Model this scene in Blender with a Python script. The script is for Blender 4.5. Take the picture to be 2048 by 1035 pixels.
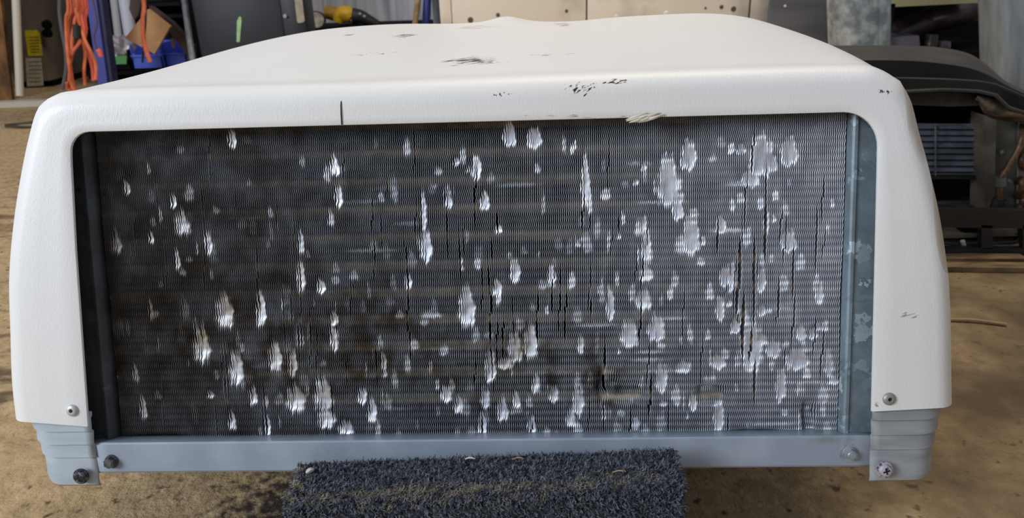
import bpy, bmesh, math, random
import numpy as np
from mathutils import Vector, Matrix
random.seed(7); rng = np.random.default_rng(11)
for o in list(bpy.data.objects): bpy.data.objects.remove(o)
sc = bpy.context.scene; COL = sc.collection
# ------------------------------------------------------------------ camera
FPX = 1480.0; TH = math.radians(22.5); RO = math.radians(1.85); CAMH = 0.545
c_, s_ = math.cos, math.sin
F = np.array([0, c_(TH), -s_(TH)]); R0 = np.array([1., 0, 0]); D0 = np.array([0, -s_(TH), -c_(TH)])
D = D0*c_(RO) - R0*s_(RO); R = R0*c_(RO) + D0*s_(RO); CAM = np.array([0, 0, CAMH])
cd = bpy.data.cameras.new('camera'); cam = bpy.data.objects.new('camera', cd); COL.objects.link(cam)
M = Matrix(((R[0], -D[0], -F[0], 0), (R[1], -D[1], -F[1], 0), (R[2], -D[2], -F[2], CAMH), (0, 0, 0, 1)))
cam.matrix_world = M
cd.sensor_width = 36; cd.lens = 36*FPX/2048; cd.clip_start = 0.02; cd.clip_end = 60
cd.dof.use_dof = True; cd.dof.focus_distance = 0.62; cd.dof.aperture_fstop = 13
sc.camera = cam
# ------------------------------------------------------------------ light
w = bpy.data.worlds.new('world'); sc.world = w; w.use_nodes = True
w.node_tree.nodes['Background'].inputs[0].default_value = (0.86, 0.90, 1.0, 1)
w.node_tree.nodes['Background'].inputs[1].default_value = 0.47
def area(name, loc, target, sx, sy, power, col):
    l = bpy.data.lights.new(name, 'AREA'); l.shape = 'RECTANGLE'; l.size = sx; l.size_y = sy
    l.energy = power; l.color = col
    o = bpy.data.objects.new(name, l); COL.objects.link(o); o.location = loc
    o.rotation_euler = (Vector(target)-Vector(loc)).to_track_quat('-Z', 'Y').to_euler()
    return o
area('doorway_daylight', (-2.9, -1.1, 1.9), (0, 0.5, 0.3), 1.3, 1.5, 165, (0.83, 0.90, 1.0))
area('warm_overhead_fill', (0.5, 1.9, 3.0), (0.3, 2.8, 0.3), 1.8, 1.2, 75, (1.0, 0.86, 0.68))  # added warm fill from above, aimed at the steel panels
sc.view_settings.view_transform = 'Standard'; sc.view_settings.look = 'None'
sc.view_settings.gamma = 1; sc.view_settings.exposure = -0.42; sc.view_settings.use_curve_mapping = False
# ------------------------------------------------------------------ helpers
def ray(px, py): return R*(px-1024) + D*(py-517.5) + F*FPX
def at(px, py, Y):
    r = ray(px, py); return Vector(CAM + r*(Y/r[1]))
def fl(px, py, z=0):
    r = ray(px, py); return Vector(CAM + r*((z-CAMH)/r[2]))
def lin(h):
    h = h.lstrip('#'); v = [int(h[i:i+2], 16)/255 for i in (0, 2, 4)]
    return tuple(x/12.92 if x <= .04045 else ((x+.055)/1.055)**2.4 for x in v) + (1,)
def N(nt, t, **k):
    n = nt.nodes.new(t)
    for a, b in k.items(): setattr(n, a, b)
    return n
def mat(name, col, rough=.5, metal=0., col2=None, nscale=8., nlo=.4, nhi=.62, bump=0., bscale=60., bdist=.001, detail=5, alpha=1, stretch=None, spec=.5):
    m = bpy.data.materials.new(name); m.use_nodes = True; nt = m.node_tree; b = nt.nodes['Principled BSDF']
    c1 = lin(col); b.inputs['Base Color'].default_value = c1
    b.inputs['Roughness'].default_value = rough; b.inputs['Metallic'].default_value = metal; b.inputs['Alpha'].default_value = alpha
    b.inputs['Specular IOR Level'].default_value = spec
    tc = N(nt, 'ShaderNodeTexCoord'); src = tc.outputs['Object']
    if stretch:
        mp = N(nt, 'ShaderNodeMapping'); mp.inputs['Scale'].default_value = stretch; nt.links.new(src, mp.inputs[0]); src = mp.outputs[0]
    m['_src'] = 1
    if col2:
        n = N(nt, 'ShaderNodeTexNoise'); n.inputs['Scale'].default_value = nscale; n.inputs['Detail'].default_value = detail; nt.links.new(src, n.inputs[0])
        r = N(nt, 'ShaderNodeMapRange'); r.inputs[1].default_value = nlo; r.inputs[2].default_value = nhi; nt.links.new(n.outputs[0], r.inputs[0])
        x = N(nt, 'ShaderNodeMix', data_type='RGBA'); x.name = 'basemix'; x.inputs[6].default_value = c1; x.inputs[7].default_value = lin(col2)
        nt.links.new(r.outputs[0], x.inputs[0]); nt.links.new(x.outputs[2], b.inputs['Base Color'])
    if bump:
        n = N(nt, 'ShaderNodeTexNoise'); n.inputs['Scale'].default_value = bscale; n.inputs['Detail'].default_value = 4; nt.links.new(src, n.inputs[0])
        u = N(nt, 'ShaderNodeBump'); u.inputs['Strength'].default_value = bump; u.inputs['Distance'].default_value = bdist
        nt.links.new(n.outputs[0], u.inputs['Height']); nt.links.new(u.outputs[0], b.inputs['Normal'])
    return m
def basecol(m):
    b = m.node_tree.nodes['Principled BSDF']
    return b.inputs['Base Color'].links[0].from_socket if b.inputs['Base Color'].links else None
def patches(m, plist, coord='Object'):
    """colour spots for wear, stains and painted shade: (centre, radii, colour, noise scale, noise lo, noise hi, stretch)"""
    nt = m.node_tree; b = nt.nodes['Principled BSDF']
    for (cx, cy, cz), (rx, ry, rz), col, nsc, lo, hi, st, *rot in plist:
        cur = basecol(m)
        tc = N(nt, 'ShaderNodeTexCoord'); sub = N(nt, 'ShaderNodeVectorMath', operation='SUBTRACT'); sub.inputs[1].default_value = (cx, cy, cz)
        nt.links.new(tc.outputs[coord], sub.inputs[0])
        dv = N(nt, 'ShaderNodeVectorMath', operation='DIVIDE'); dv.inputs[1].default_value = (rx, ry, rz); nt.links.new(sub.outputs[0], dv.inputs[0])
        ln = N(nt, 'ShaderNodeVectorMath', operation='LENGTH'); nt.links.new(dv.outputs[0], ln.inputs[0])
        mp = N(nt, 'ShaderNodeMapping', vector_type='TEXTURE'); mp.inputs['Scale'].default_value = tuple(1/v for v in st); mp.inputs['Rotation'].default_value = rot[0] if rot else (0, 0, 0); nt.links.new(tc.outputs[coord], mp.inputs[0])
        n = N(nt, 'ShaderNodeTexNoise'); n.inputs['Scale'].default_value = nsc; n.inputs['Detail'].default_value = 3; nt.links.new(mp.outputs[0], n.inputs[0])
        r1 = N(nt, 'ShaderNodeMapRange'); r1.inputs[1].default_value = 1; r1.inputs[2].default_value = .3; nt.links.new(ln.outputs['Value'], r1.inputs[0])
        ml = N(nt, 'ShaderNodeMath', operation='MULTIPLY_ADD'); ml.inputs[1].default_value = .35; nt.links.new(r1.outputs[0], ml.inputs[0]); nt.links.new(n.outputs[0], ml.inputs[2])
        r2 = N(nt, 'ShaderNodeMapRange'); r2.inputs[1].default_value = lo+.35; r2.inputs[2].default_value = hi+.35; nt.links.new(ml.outputs[0], r2.inputs[0])
        x = N(nt, 'ShaderNodeMix', data_type='RGBA'); x.inputs[7].default_value = lin(col)
        if cur: nt.links.new(cur, x.inputs[6])
        else: x.inputs[6].default_value = b.inputs['Base Color'].default_value
        st_ = N(nt, 'ShaderNodeMath', operation='MULTIPLY'); nt.links.new(r2.outputs[0], st_.inputs[0])
        gt = N(nt, 'ShaderNodeMath', operation='GREATER_THAN'); gt.inputs[1].default_value = 0.001; nt.links.new(r1.outputs[0], gt.inputs[0]); nt.links.new(gt.outputs[0], st_.inputs[1])
        nt.links.new(st_.outputs[0], x.inputs[0]); nt.links.new(x.outputs[2], b.inputs['Base Color'])
def smooth(me, flag=True, angle=None):
    me.polygons.foreach_set('use_smooth', [flag]*len(me.polygons))
    if angle is not None: me.set_sharp_from_angle(angle=math.radians(angle))
def obj(name, bm, m, parent=None, sm=True, ang=35):
    me = bpy.data.meshes.new(name)
    if isinstance(bm, tuple): me.from_pydata([tuple(v) for v in bm[0]], [], bm[1])
    else:
        bmesh.ops.recalc_face_normals(bm, faces=bm.faces); bm.to_mesh(me); bm.free()
    me.materials.append(m); smooth(me, sm, ang if sm else None)
    o = bpy.data.objects.new(name, me); COL.objects.link(o)
    if parent: o.parent = parent
    return o
def thing(name, label, cat, loc=(0, 0, 0), rz=0, group=None):
    o = bpy.data.objects.new(name, None); COL.objects.link(o); o.location = loc; o.rotation_euler = (0, 0, rz)
    o.empty_display_size = .05
    return tag(o, label, cat, group)
def tag(o, label, cat, group=None):
    o['label'] = label; o['category'] = cat
    if group: o['group'] = group
    return o
def struct(o): o['kind'] = 'structure'; return o
def box(bm, lo, hi, bev=0., mtx=None):
    lo = Vector(lo); hi = Vector(hi)
    r = bmesh.ops.create_cube(bm, size=1); vs = r['verts']
    for v in vs: v.co = Vector((lo[i]+(v.co[i]+.5)*(hi[i]-lo[i]) for i in range(3)))
    if bev:
        es = list({e for v in vs for e in v.link_edges})
        g = bmesh.ops.bevel(bm, geom=es, offset=bev, segments=2, affect='EDGES', profile=.5); vs = [v for v in g['verts']]
    if mtx is not None:
        for v in set(vs): v.co = mtx @ v.co
    return vs
def cyl(bm, a, b, r1, r2=None, seg=24, cap=True):
    a = Vector(a); b = Vector(b); r2 = r1 if r2 is None else r2; d = b-a
    m = Matrix.Translation((a+b)/2) @ d.to_track_quat('Z', 'Y').to_matrix().to_4x4()
    return bmesh.ops.create_cone(bm, cap_ends=cap, segments=seg, radius1=r1, radius2=r2, depth=d.length, matrix=m)['verts']
def spline(pts, n=8):
    P = [Vector(p) for p in pts]; P = [P[0]*2-P[1]]+P+[P[-1]*2-P[-2]]; out = []
    for i in range(1, len(P)-2):
        for k in range(n):
            t = k/n; a, b, c, d = P[i-1:i+3]
            out.append(.5*((2*b)+(c-a)*t+(2*a-5*b+4*c-d)*t*t+(3*b-a-3*c+d)*t**3))
    out.append(P[-2]); return out
def tube(bm, pts, r, seg=8, sm=6):
    pts = spline(pts, sm) if sm else [Vector(p) for p in pts]
    rings = []; up = None
    for i, p in enumerate(pts):
        t = (pts[min(i+1, len(pts)-1)]-pts[max(i-1, 0)]).normalized()
        if up is None: up = t.orthogonal().normalized()
        up = (up - t*up.dot(t)).normalized(); sd = t.cross(up)
        rr = r(i/(len(pts)-1)) if callable(r) else r
        rings.append([bm.verts.new(p+(up*math.cos(a)+sd*math.sin(a))*rr) for a in [2*math.pi*k/seg for k in range(seg)]])
    for a, b in zip(rings, rings[1:]):
        for k in range(seg): bm.faces.new((a[k], a[(k+1) % seg], b[(k+1) % seg], b[k]))
    bm.faces.new(rings[0][::-1]); bm.faces.new(rings[-1])
def prism(bm, pts, back):
    """polygon pts (3-D) thickened along vector back"""
    back = Vector(back); a = [bm.verts.new(p) for p in pts]; b = [bm.verts.new(Vector(p)+back) for p in pts]; n = len(a)
    bm.faces.new(a); bm.faces.new(b[::-1])
    for i in range(n): bm.faces.new((a[i], a[(i+1) % n], b[(i+1) % n], b[i]))
def BM(): return bmesh.new()
def resample(P, n):
    P = np.array(P, float); d = np.r_[0, np.cumsum(np.linalg.norm(np.diff(P, axis=0), axis=1))]
    t = np.linspace(0, d[-1], n); return np.stack([np.interp(t, d, P[:, k]) for k in range(P.shape[1])], 1)
def grid_faces(nu, nv, off=0):
    i, j = np.meshgrid(np.arange(nu-1), np.arange(nv-1), indexing='ij'); a = (i*nv+j).ravel()+off
    return np.stack([a, a+nv, a+nv+1, a+1], 1)
def np_mesh(name, V, Q, m, parent=None, sm=True, ang=None):
    me = bpy.data.meshes.new(name); V = np.ascontiguousarray(V, np.float32); Q = np.ascontiguousarray(Q, np.int32)
    me.vertices.add(len(V)); me.vertices.foreach_set('co', V.ravel())
    me.loops.add(Q.size); me.loops.foreach_set('vertex_index', Q.ravel())
    me.polygons.add(len(Q)); me.polygons.foreach_set('loop_start', np.arange(len(Q), dtype=np.int32)*Q.shape[1])
    me.update(calc_edges=True); me.validate(); me.materials.append(m); smooth(me, sm, ang)
    o = bpy.data.objects.new(name, me); COL.objects.link(o)
    if parent: o.parent = parent
    return o
# ------------------------------------------------------------------ setting: floor and walls
def floor_material():
    m = mat('concrete', '#AE9570', .82, 0, '#8A7355', 3.2, .36, .66, detail=9, spec=.25)
    nt = m.node_tree; b = nt.nodes['Principled BSDF']; tc = N(nt, 'ShaderNodeTexCoord')
    cur = basecol(m)
    n = N(nt, 'ShaderNodeTexNoise'); n.inputs['Scale'].default_value = 38; n.inputs['Detail'].default_value = 8; n.inputs['Roughness'].default_value = .7
    mp = N(nt, 'ShaderNodeMapping'); mp.inputs['Scale'].default_value = (1, 1.0, 1); nt.links.new(tc.outputs['Object'], mp.inputs[0]); nt.links.new(mp.outputs[0], n.inputs[0])
    r = N(nt, 'ShaderNodeMapRange'); r.inputs[1].default_value = .40; r.inputs[2].default_value = .66; nt.links.new(n.outputs[0], r.inputs[0])
    x = N(nt, 'ShaderNodeMix', data_type='RGBA'); nt.links.new(cur, x.inputs[6]); x.inputs[7].default_value = lin('#D2B88C')
    rm = N(nt, 'ShaderNodeMath', operation='MULTIPLY'); rm.inputs[1].default_value = .65; nt.links.new(r.outputs[0], rm.inputs[0]); nt.links.new(rm.outputs[0], x.inputs[0])
    n2 = N(nt, 'ShaderNodeTexNoise'); n2.inputs['Scale'].default_value = 60; n2.inputs['Detail'].default_value = 6; nt.links.new(mp.outputs[0], n2.inputs[0])
    r2 = N(nt, 'ShaderNodeMapRange'); r2.inputs[1].default_value = .60; r2.inputs[2].default_value = .70; nt.links.new(n2.outputs[0], r2.inputs[0])
    x2 = N(nt, 'ShaderNodeMix', data_type='RGBA'); nt.links.new(x.outputs[2], x2.inputs[6]); x2.inputs[7].default_value = lin('#5C4B38'); nt.links.new(r2.outputs[0], x2.inputs[0])
    nt.links.new(x2.outputs[2], b.inputs['Base Color'])
    n3 = N(nt, 'ShaderNodeTexNoise'); n3.inputs['Scale'].default_value = 70; n3.inputs['Detail'].default_value = 9; n3.inputs['Roughness'].default_value = .62; nt.links.new(mp.outputs[0], n3.inputs[0])
    u = N(nt, 'ShaderNodeBump'); u.inputs['Strength'].default_value = .9; u.inputs['Distance'].default_value = .009
    nt.links.new(n3.outputs[0], u.inputs['Height']); nt.links.new(u.outputs[0], b.inputs['Normal'])
    patches(m, [((.75, .95, 0), (.62, .75, 1), '#6E5C45', 7, .26, .60, (1, 1, 1)), ((-.225, .60, 0), (.125, .16, 1), '#3B3229', 90, .16, .44, (1, 1, 1)),  # first patch: the white unit's shade painted into the floor colour
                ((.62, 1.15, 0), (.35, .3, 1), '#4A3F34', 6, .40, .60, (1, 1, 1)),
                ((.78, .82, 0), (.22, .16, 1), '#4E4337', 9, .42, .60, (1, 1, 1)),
                ((.9, 1.35, 0), (.5, .18, 1), '#C2A878', 14, .45, .60, (1, 6, 1)),
                ((-1.1, 1.7, 0), (.5, .4, 1), '#6F5B43', 7, .42, .62, (1, 3, 1)),
                ((-.75, .95, 0), (.35, .3, 1), '#6B5842', 12, .46, .62, (1, 2, 1))])
    return m
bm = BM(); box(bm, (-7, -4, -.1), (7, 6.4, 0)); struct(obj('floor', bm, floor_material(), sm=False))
M_wall = mat('corrugated_white_metal', '#C9CCD6', .45, 0, '#9FA6B8', 3, .4, .7, stretch=(6, 6, .6))
prof = []
x = -6.0
while x < 6:
    prof += [(x, 0), (x+.10, 0), (x+.125, -.03), (x+.165, -.03), (x+.19, 0)]; x += .23
V = [(a, 5.6+b, z) for a, b in prof for z in (0, 2.8)]
Q = [(2*i, 2*i+2, 2*i+3, 2*i+1) for i in range(len(prof)-1)]
struct(obj('wall_back', (V, Q), M_wall, ang=20))

# ------------------------------------------------------------------ white roof air conditioner
YAW = math.radians(-2.1035); LEAN = math.radians(15.53); SL, CL = math.sin(LEAN), math.cos(LEAN)
UP = Vector((-0.02946, 0.49842, 0.18043))
ac = thing('air_conditioner', 'large white rooftop air conditioner with dented fins resting on the carpeted block', 'air conditioner', UP, YAW)
AX = Vector((math.cos(YAW), math.sin(YAW), 0)); AY = Vector((-math.sin(YAW), math.cos(YAW), 0))
def FP(x, b, d): return np.array([x, b*SL+d*CL, b*CL-d*SL])       # face coordinates: across, up the face, depth behind it
FNv = Vector((0, CL, -SL))
def face_px(px, py, d=0.):
    """photo point on the plane parallel to the grille face, d behind it -> (x, b)"""
    n = AX*0+AY*CL+Vector((0, 0, -SL)); n = np.array(n); p0 = np.array(UP)+n*d
    r = ray(px, py); wv = CAM + r*(((p0-CAM)@n)/(r@n)); l = Vector(wv)-UP
    return l.dot(AX), (l.z + d*SL)/CL
# -- materials
def leather(name, col, col2):
    m = mat(name, col, .42, 0, col2, 3.5, .35, .75, detail=6, stretch=(1, .5, 1))
    nt = m.node_tree; b = nt.nodes['Principled BSDF']; tc = N(nt, 'ShaderNodeTexCoord')
    mp = N(nt, 'ShaderNodeMapping'); mp.inputs['Scale'].default_value = (1.5, 1, .7); mp.inputs['Rotation'].default_value = (0, .4, 0); nt.links.new(tc.outputs['Object'], mp.inputs[0])
    v = N(nt, 'ShaderNodeTexNoise'); v.inputs['Scale'].default_value = 470; v.inputs['Detail'].default_value = 2; v.inputs['Distortion'].default_value = .6; nt.links.new(mp.outputs[0], v.inputs[0])
    u = N(nt, 'ShaderNodeBump'); u.inputs['Strength'].default_value = .24; u.inputs['Distance'].default_value = .0006
    nt.links.new(v.outputs[0], u.inputs['Height']); nt.links.new(u.outputs[0], b.inputs['Normal'])
    return m
M_shroud = leather('textured_white_plastic', '#E6E5E3', '#DCDAD3')
DK = '#2E231B'
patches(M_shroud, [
    ((-.008, .150, .284), (.040, .026, .02), DK, 260, .42, .53, (.35, 1.6, 1), (0, 0, .35)),
    ((.012, .142, .284), (.028, .012, .02), '#6B5A48', 420, .52, .60, (.7, 1.6, 1)),
    ((-.084, .292, .287), (.026, .032, .02), '#4A3B2E', 260, .46, .56, (.35, 1.3, 1), (0, 0, .2)),
    ((-.1475, .319, .287), (.014, .025, .02), '#6B5A48', 260, .48, .58, (.4, 1.3, 1)),
    ((-.10, .192, .287), (.05, .014, .02), '#57483A', 300, .54, .60, (.5, 1.2, 1)),
    ((.080, .346, .287), (.018, .05, .02), '#5A4A3C', 240, .48, .57, (.4, 1.2, 1), (0, 0, .5)),
    ((.064, .165, .287), (.05, .02, .02), '#8B7C6A', 240, .54, .64, (.3, 1.5, 1), (0, 0, .2)),
    ((.035, .05, .284), (.07, .014, .02), '#A29684', 200, .52, .66, (.3, 1.5, 1)),
    ((-.02, .35, .288), (.07, .06, .02), '#A99F90', 150, .52, .66, (.3, 1.5, 1)),
    ((.084, .078, .2665), (.027, .03, .0085), DK, 420, .50, .57, (.4, 1, 1.6), (0, -.55, 0)),
    ((.112, .080, .2710), (.022, .03, .004), '#4A3C30', 420, .50, .57, (.3, 1, 1.6), (0, -.3, 0)),
    ((.0217, .075, .2645), (.015, .03, .0035), '#5A4D42', 560, .50, .58, (1, 1, 1)),
    ((.3116, .075, .2595), (.011, .03, .004), '#4A3C30', 520, .50, .58, (1.3, 1, .8), (0, .7, 0)),
    ((.09, .07, .247), (.13, .03, .005), '#A09A90', 340, .54, .66, (.3, 1, 1.4)),
    ((.347, .10, .248), (.020, .08, .05), '#9A8666', 18, .05, .50, (1, 1, 1)),  # right edge, with next entry: light grime plus painted edge shading
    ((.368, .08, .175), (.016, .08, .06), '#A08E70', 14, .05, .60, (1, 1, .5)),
    ((.337, .025, .094), (.026, .03, .005), '#9B968C', 420, .54, .62, (.3, 1, 1.2), (0, -.3, 0)),
    ((.3145, .0, .0255), (.004, .02, .004), '#6A5A46', 260, .40, .55, (1, 1, 1)),
])
# -- shroud
CO0 = [(-.3955,.0125),(-.3955,.0441),(-.3922,.0859),(-.389,.1229),(-.3833,.1553),(-.3756,.1872),(-.3663,.2186),(-.3584,.2411),(-.3503,.2591),(-.3412,.2666)]
CT0 = [(-.3412,.2666),(-.3242,.2712),(-.2623,.2728),(-.1075,.2728),(.0606,.2752),(.2175,.276),(.2949,.2754),(.3143,.272),(.33,.2633)]
CR0 = [(.33,.2633),(.3391,.2482),(.3462,.2257),(.3525,.2068),(.3594,.1839),(.3656,.1608),(.3712,.1336),(.3752,.1101),(.3783,.0784),(.3803,.0464),(.3823,.0155)]
CM = ([(-.393,.018),(-.385,.1),(-.365,.19),(-.345,.235),(-.322,.262)], [(-.322,.262),(-.29,.2745),(-.25,.282),(-.15,.287),(.03,.289),(.2,.288),(.29,.283),(.335,.2735),(.352,.262)], [(.352,.262),(.372,.235),(.382,.18),(.388,.1),(.39,.018)])
CB = ([(-.375,.018),(-.37,.10),(-.355,.18),(-.33,.225),(-.30,.255)], [(-.30,.255),(-.27,.272),(-.22,.282),(-.12,.287),(.04,.287),(.2,.288),(.29,.285),(.34,.273),(.362,.258)], [(.362,.258),(.382,.22),(.392,.17),(.395,.1),(.395,.018)])
nL, nT = 56, 150
def three(l, t, r, f=1):
    def sm(P): return [tuple(v)[:2] for v in spline([(a, b, 0) for a, b in P], 6)]
    A, B, C2 = resample(sm(l), nL), resample(sm(t), nT), resample(sm(r), nL)
    return np.vstack([A, B[1:], C2[1:]])
c0 = three(CO0, CT0, CR0); c1 = three(*CM); c2 = three(*CB)
op = []                                            # opening outline in (x, b)
OB0 = .0150
rad = .027
def arc(cx, cy, r, a0, a1, n=16): return [(cx+r*math.cos(a0+(a1-a0)*k/n), cy+r*math.sin(a0+(a1-a0)*k/n)) for k in range(n+1)]
oTL = arc(-.3175+.016, .2540-.016, .016, math.pi, math.pi/2); oTR = arc(.3083-rad, .2548-rad, rad, math.pi/2, 0)
oL = resample([(-.3246, OB0), (-.3211, .161), (-.3180, .232)]+oTL[:9], nL)
oT = resample(oTL[8:]+oTR[:9], nT); oR = resample(oTR[8:]+[(.3095, .15), (.3112, .0205)], nL)
oo = np.vstack([oL, oT[1:], oR[1:]])
nP = len(oo)
rings = []
rings.append(np.array([FP(x+(-.003 if x < -.30 else .003 if x > .30 else 0), b+(.003 if b > .24 else 0), .0030) for x, b in oo]))
rings.append(np.array([FP(x, b, .0028) for x, b in oo])); rings.append(np.array([FP(x, b, .0003) for x, b in oo])); 
outer = np.stack([c0[:, 0], c0[:, 1]*math.tan(LEAN)+.025, c0[:, 1]], 1)
face_o = []
for k in range(nP):
    xo, zo = c0[k]; bo = (outer[k, 1]*SL+outer[k, 2]*CL); do = outer[k, 1]*CL-outer[k, 2]*SL
    xi, bi = oo[k]; dv = np.array([xi-xo, bi-bo]); L = np.linalg.norm(dv); dv = dv/L*min(.021, L*.7)
    tt = min(k, nP-1-k)/nL; tt = min(1, max(0, (tt-.35)/.55)); dv[1] *= .15+.85*tt*tt*(3-2*tt)
    face_o.append((xo+dv[0], bo+dv[1], xo, bo, do))
for s in (0.02, .35, .7, 1.0):
    rings.append(np.array([FP(xi+(fo[0]-xi)*s, bi+(fo[1]-bi)*s, 0) for (xi, bi), fo in zip(oo, face_o)]))
for ph in (15, 30, 45, 60, 75, 90):
    sp, cp = math.sin(math.radians(ph)), math.cos(math.radians(ph))
    rings.append(np.array([FP(f[0]+(f[2]-f[0])*sp, f[1]+(f[3]-f[1])*sp, f[4]*(1-cp)) for f in face_o]))
last = rings[-1]
YB = .455
for s in np.linspace(0.04, 1, 26):
    q = s
    P = c0*(1-q)*(1-2*q) + c1*4*q*(1-q) + c2*q*(2*q-1)
    y = last[:, 1]*(1-q)+YB*q
    z = P[:, 1].copy(); top = np.clip((z-.20)/.07, 0, 1)
    bump_ = .0055*np.exp(-((P[:, 0]-.016)/.022)**2) - .0035*np.exp(-((P[:, 0]-.09)/.05)**2) - .002*np.exp(-((P[:, 0]+.05)/.05)**2) + .0015*np.exp(-((P[:, 0]-.25)/.05)**2)
    z += top*bump_*np.clip((q-.72)/.28, 0, 1)**1.3
    rings.append(np.stack([P[:, 0], y, z], 1))
last = rings[-1]; ctr = np.array([.01, YB, .05])
for ph in (15, 30, 45, 60, 75, 90):
    sp, cp = math.sin(math.radians(ph)), math.cos(math.radians(ph)); sh = .86+.14*cp
    q = last.copy(); q[:, 0] = .01+(last[:, 0]-.01)*sh; q[:, 2] = np.where(last[:, 2] > .05, .05+(last[:, 2]-.05)*(.80+.20*cp), last[:, 2]); q[:, 1] = YB+.06*sp
    rings.append(q)
V = np.vstack(rings); Q = grid_faces(len(rings), nP)
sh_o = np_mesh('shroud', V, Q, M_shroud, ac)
me = sh_o.data; bm = bmesh.new(); bm.from_mesh(me); bm.verts.ensure_lookup_table()
bm.faces.new([bm.verts[(len(rings)-1)*nP+k] for k in range(nP)]); bmesh.ops.recalc_face_normals(bm, faces=bm.faces); bm.to_mesh(me); bm.free(); smooth(me, True, 50)
sh_o['label'] = 'white textured plastic cover with scuff marks'
# crack in the front edge
cr = [(-.1013, .2545), (-.1014, .262), (-.1012, .270), (-.1008, .2755), (-.0990, .282)]
M_black = mat('black_gap', '#15130F', .8)
bm = BM(); L, Rr = [], []
dep = [-.0004, -.0004, -.0001, .0020, .0062]
for (x, b), d in zip(cr, dep):
    wd = .0008; L.append(bm.verts.new(FP(x-wd/2, b, d-.0004))); Rr.append(bm.verts.new(FP(x+wd/2, b, d-.0004)))
for i in range(len(cr)-1): bm.faces.new((L[i], L[i+1], Rr[i+1], Rr[i]))
g = bmesh.ops.extrude_face_region(bm, geom=bm.faces[:])
for v in g['geom']:
    if isinstance(v, bmesh.types.BMVert): v.co += Vector(FNv)*.0012
o = obj('crack', bm, M_black, ac); o['label'] = 'thin dark crack through the front edge of the cover'
# torn plastic burr on the opening's upper edge
M_burr = mat('torn_plastic', '#CFC7B6', .6)
bm = BM()
for k in range(9):
    x = .136+random.uniform(-.012, .012); b = .2535+random.uniform(-.001, .002)
    tube(bm, [FP(x-.008, b-.0022, -.0008), FP(x, b, -.0022-random.random()*.001), FP(x+.009, b+.0028, -.0008)], lambda t: .0002+.0011*math.sin(math.pi*t), 6, 4)
o = obj('burr', bm, M_burr, ac); o['label'] = 'ragged torn plastic slivers at the opening edge'

# -- end plates
CD = .020                                         # depth of the coil's front behind the face
XL0, BT = face_px(185, 262, CD); XR0, _ = face_px(1693, 225, CD); XLb, BB = face_px(247, 890, CD); XRb, BBr = face_px(1678, 876, CD)
print('coil', XL0, XR0, XLb, XRb, BT, BB, BBr)
XCL = -.3092; XCR = .2925; B0 = -.0115; B1 = .263
def galv(name, a, b_, sp, rough=.5, metal=.15, spot='#A9BAC4'):
    m = mat(name, a, rough, metal, b_, 40, .35, .65, detail=6)
    nt = m.node_tree; bs = nt.nodes['Principled BSDF']; cur = basecol(m); tc = N(nt, 'ShaderNodeTexCoord')
    nz = N(nt, 'ShaderNodeTexNoise'); nz.inputs['Scale'].default_value = 160; nt.links.new(tc.outputs['Object'], nz.inputs[0])
    ad = N(nt, 'ShaderNodeMix', data_type='RGBA', blend_type='LINEAR_LIGHT'); ad.inputs[0].default_value = .008; nt.links.new(tc.outputs['Object'], ad.inputs[6]); nt.links.new(nz.outputs[1], ad.inputs[7])
    v = N(nt, 'ShaderNodeTexVoronoi'); v.inputs['Scale'].default_value = sp; nt.links.new(ad.outputs[2], v.inputs[0])
    sx = N(nt, 'ShaderNodeSeparateColor'); nt.links.new(v.outputs['Color'], sx.inputs[0])
    r = N(nt, 'ShaderNodeMapRange'); r.inputs[1].default_value = .86; r.inputs[2].default_value = .96; nt.links.new(sx.outputs[0], r.inputs[0])
    x = N(nt, 'ShaderNodeMix', data_type='RGBA'); nt.links.new(r.outputs[0], x.inputs[0]); nt.links.new(cur, x.inputs[6]); x.inputs[7].default_value = lin(spot)
    r3 = N(nt, 'ShaderNodeMapRange'); r3.inputs[1].default_value = 0; r3.inputs[2].default_value = 1; r3.inputs[3].default_value = .82; r3.inputs[4].default_value = 1.1; nt.links.new(sx.outputs[1], r3.inputs[0])
    hs = N(nt, 'ShaderNodeHueSaturation'); nt.links.new(x.outputs[2], hs.inputs['Color']); nt.links.new(r3.outputs[0], hs.inputs['Value'])
    nt.links.new(hs.outputs[0], bs.inputs['Base Color']); return m
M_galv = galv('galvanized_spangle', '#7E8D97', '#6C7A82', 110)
M_galvL = galv('shade_tinted_galvanized', '#4A4F55', '#3C4044', 90, .5, .4, '#50575E')  # the cover's shadow on the left plate is put into this darker colour
M_rail = mat('grey_painted_steel', '#9AA4B0', .45, .1, '#8D97A4', 20, .4, .6, bump=.15, bscale=500, bdist=.0003)
patches(M_rail, [((.285, -.005, -.006), (.028, .03, .006), '#7E8B8C', 90, .30, .60, (1, 1, 1))])
M_railD = M_rail
def plate(name, prof, m):
    V = []; 
    for b in np.linspace(B0, B1, 12):
        for x, d in prof: V.append(FP(x, b, d))
    return np_mesh(name, np.array(V), grid_faces(12, len(prof)), m, ac, True, 30)
lp = [(-.338, .0165), (-.3245, .0165), (-.3205, .0160), (-.3185, .0145), (-.3165, .0142), (-.3145, .0150), (-.3125, .0180), (-.3105, .0240), (-.3100, .060)]
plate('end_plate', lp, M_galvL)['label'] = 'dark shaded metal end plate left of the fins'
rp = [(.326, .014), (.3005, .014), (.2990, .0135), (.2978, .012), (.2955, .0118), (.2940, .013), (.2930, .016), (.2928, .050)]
plate('end_plate', rp, M_galv)['label'] = 'galvanized metal end plate with spangles right of the fins'
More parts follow.
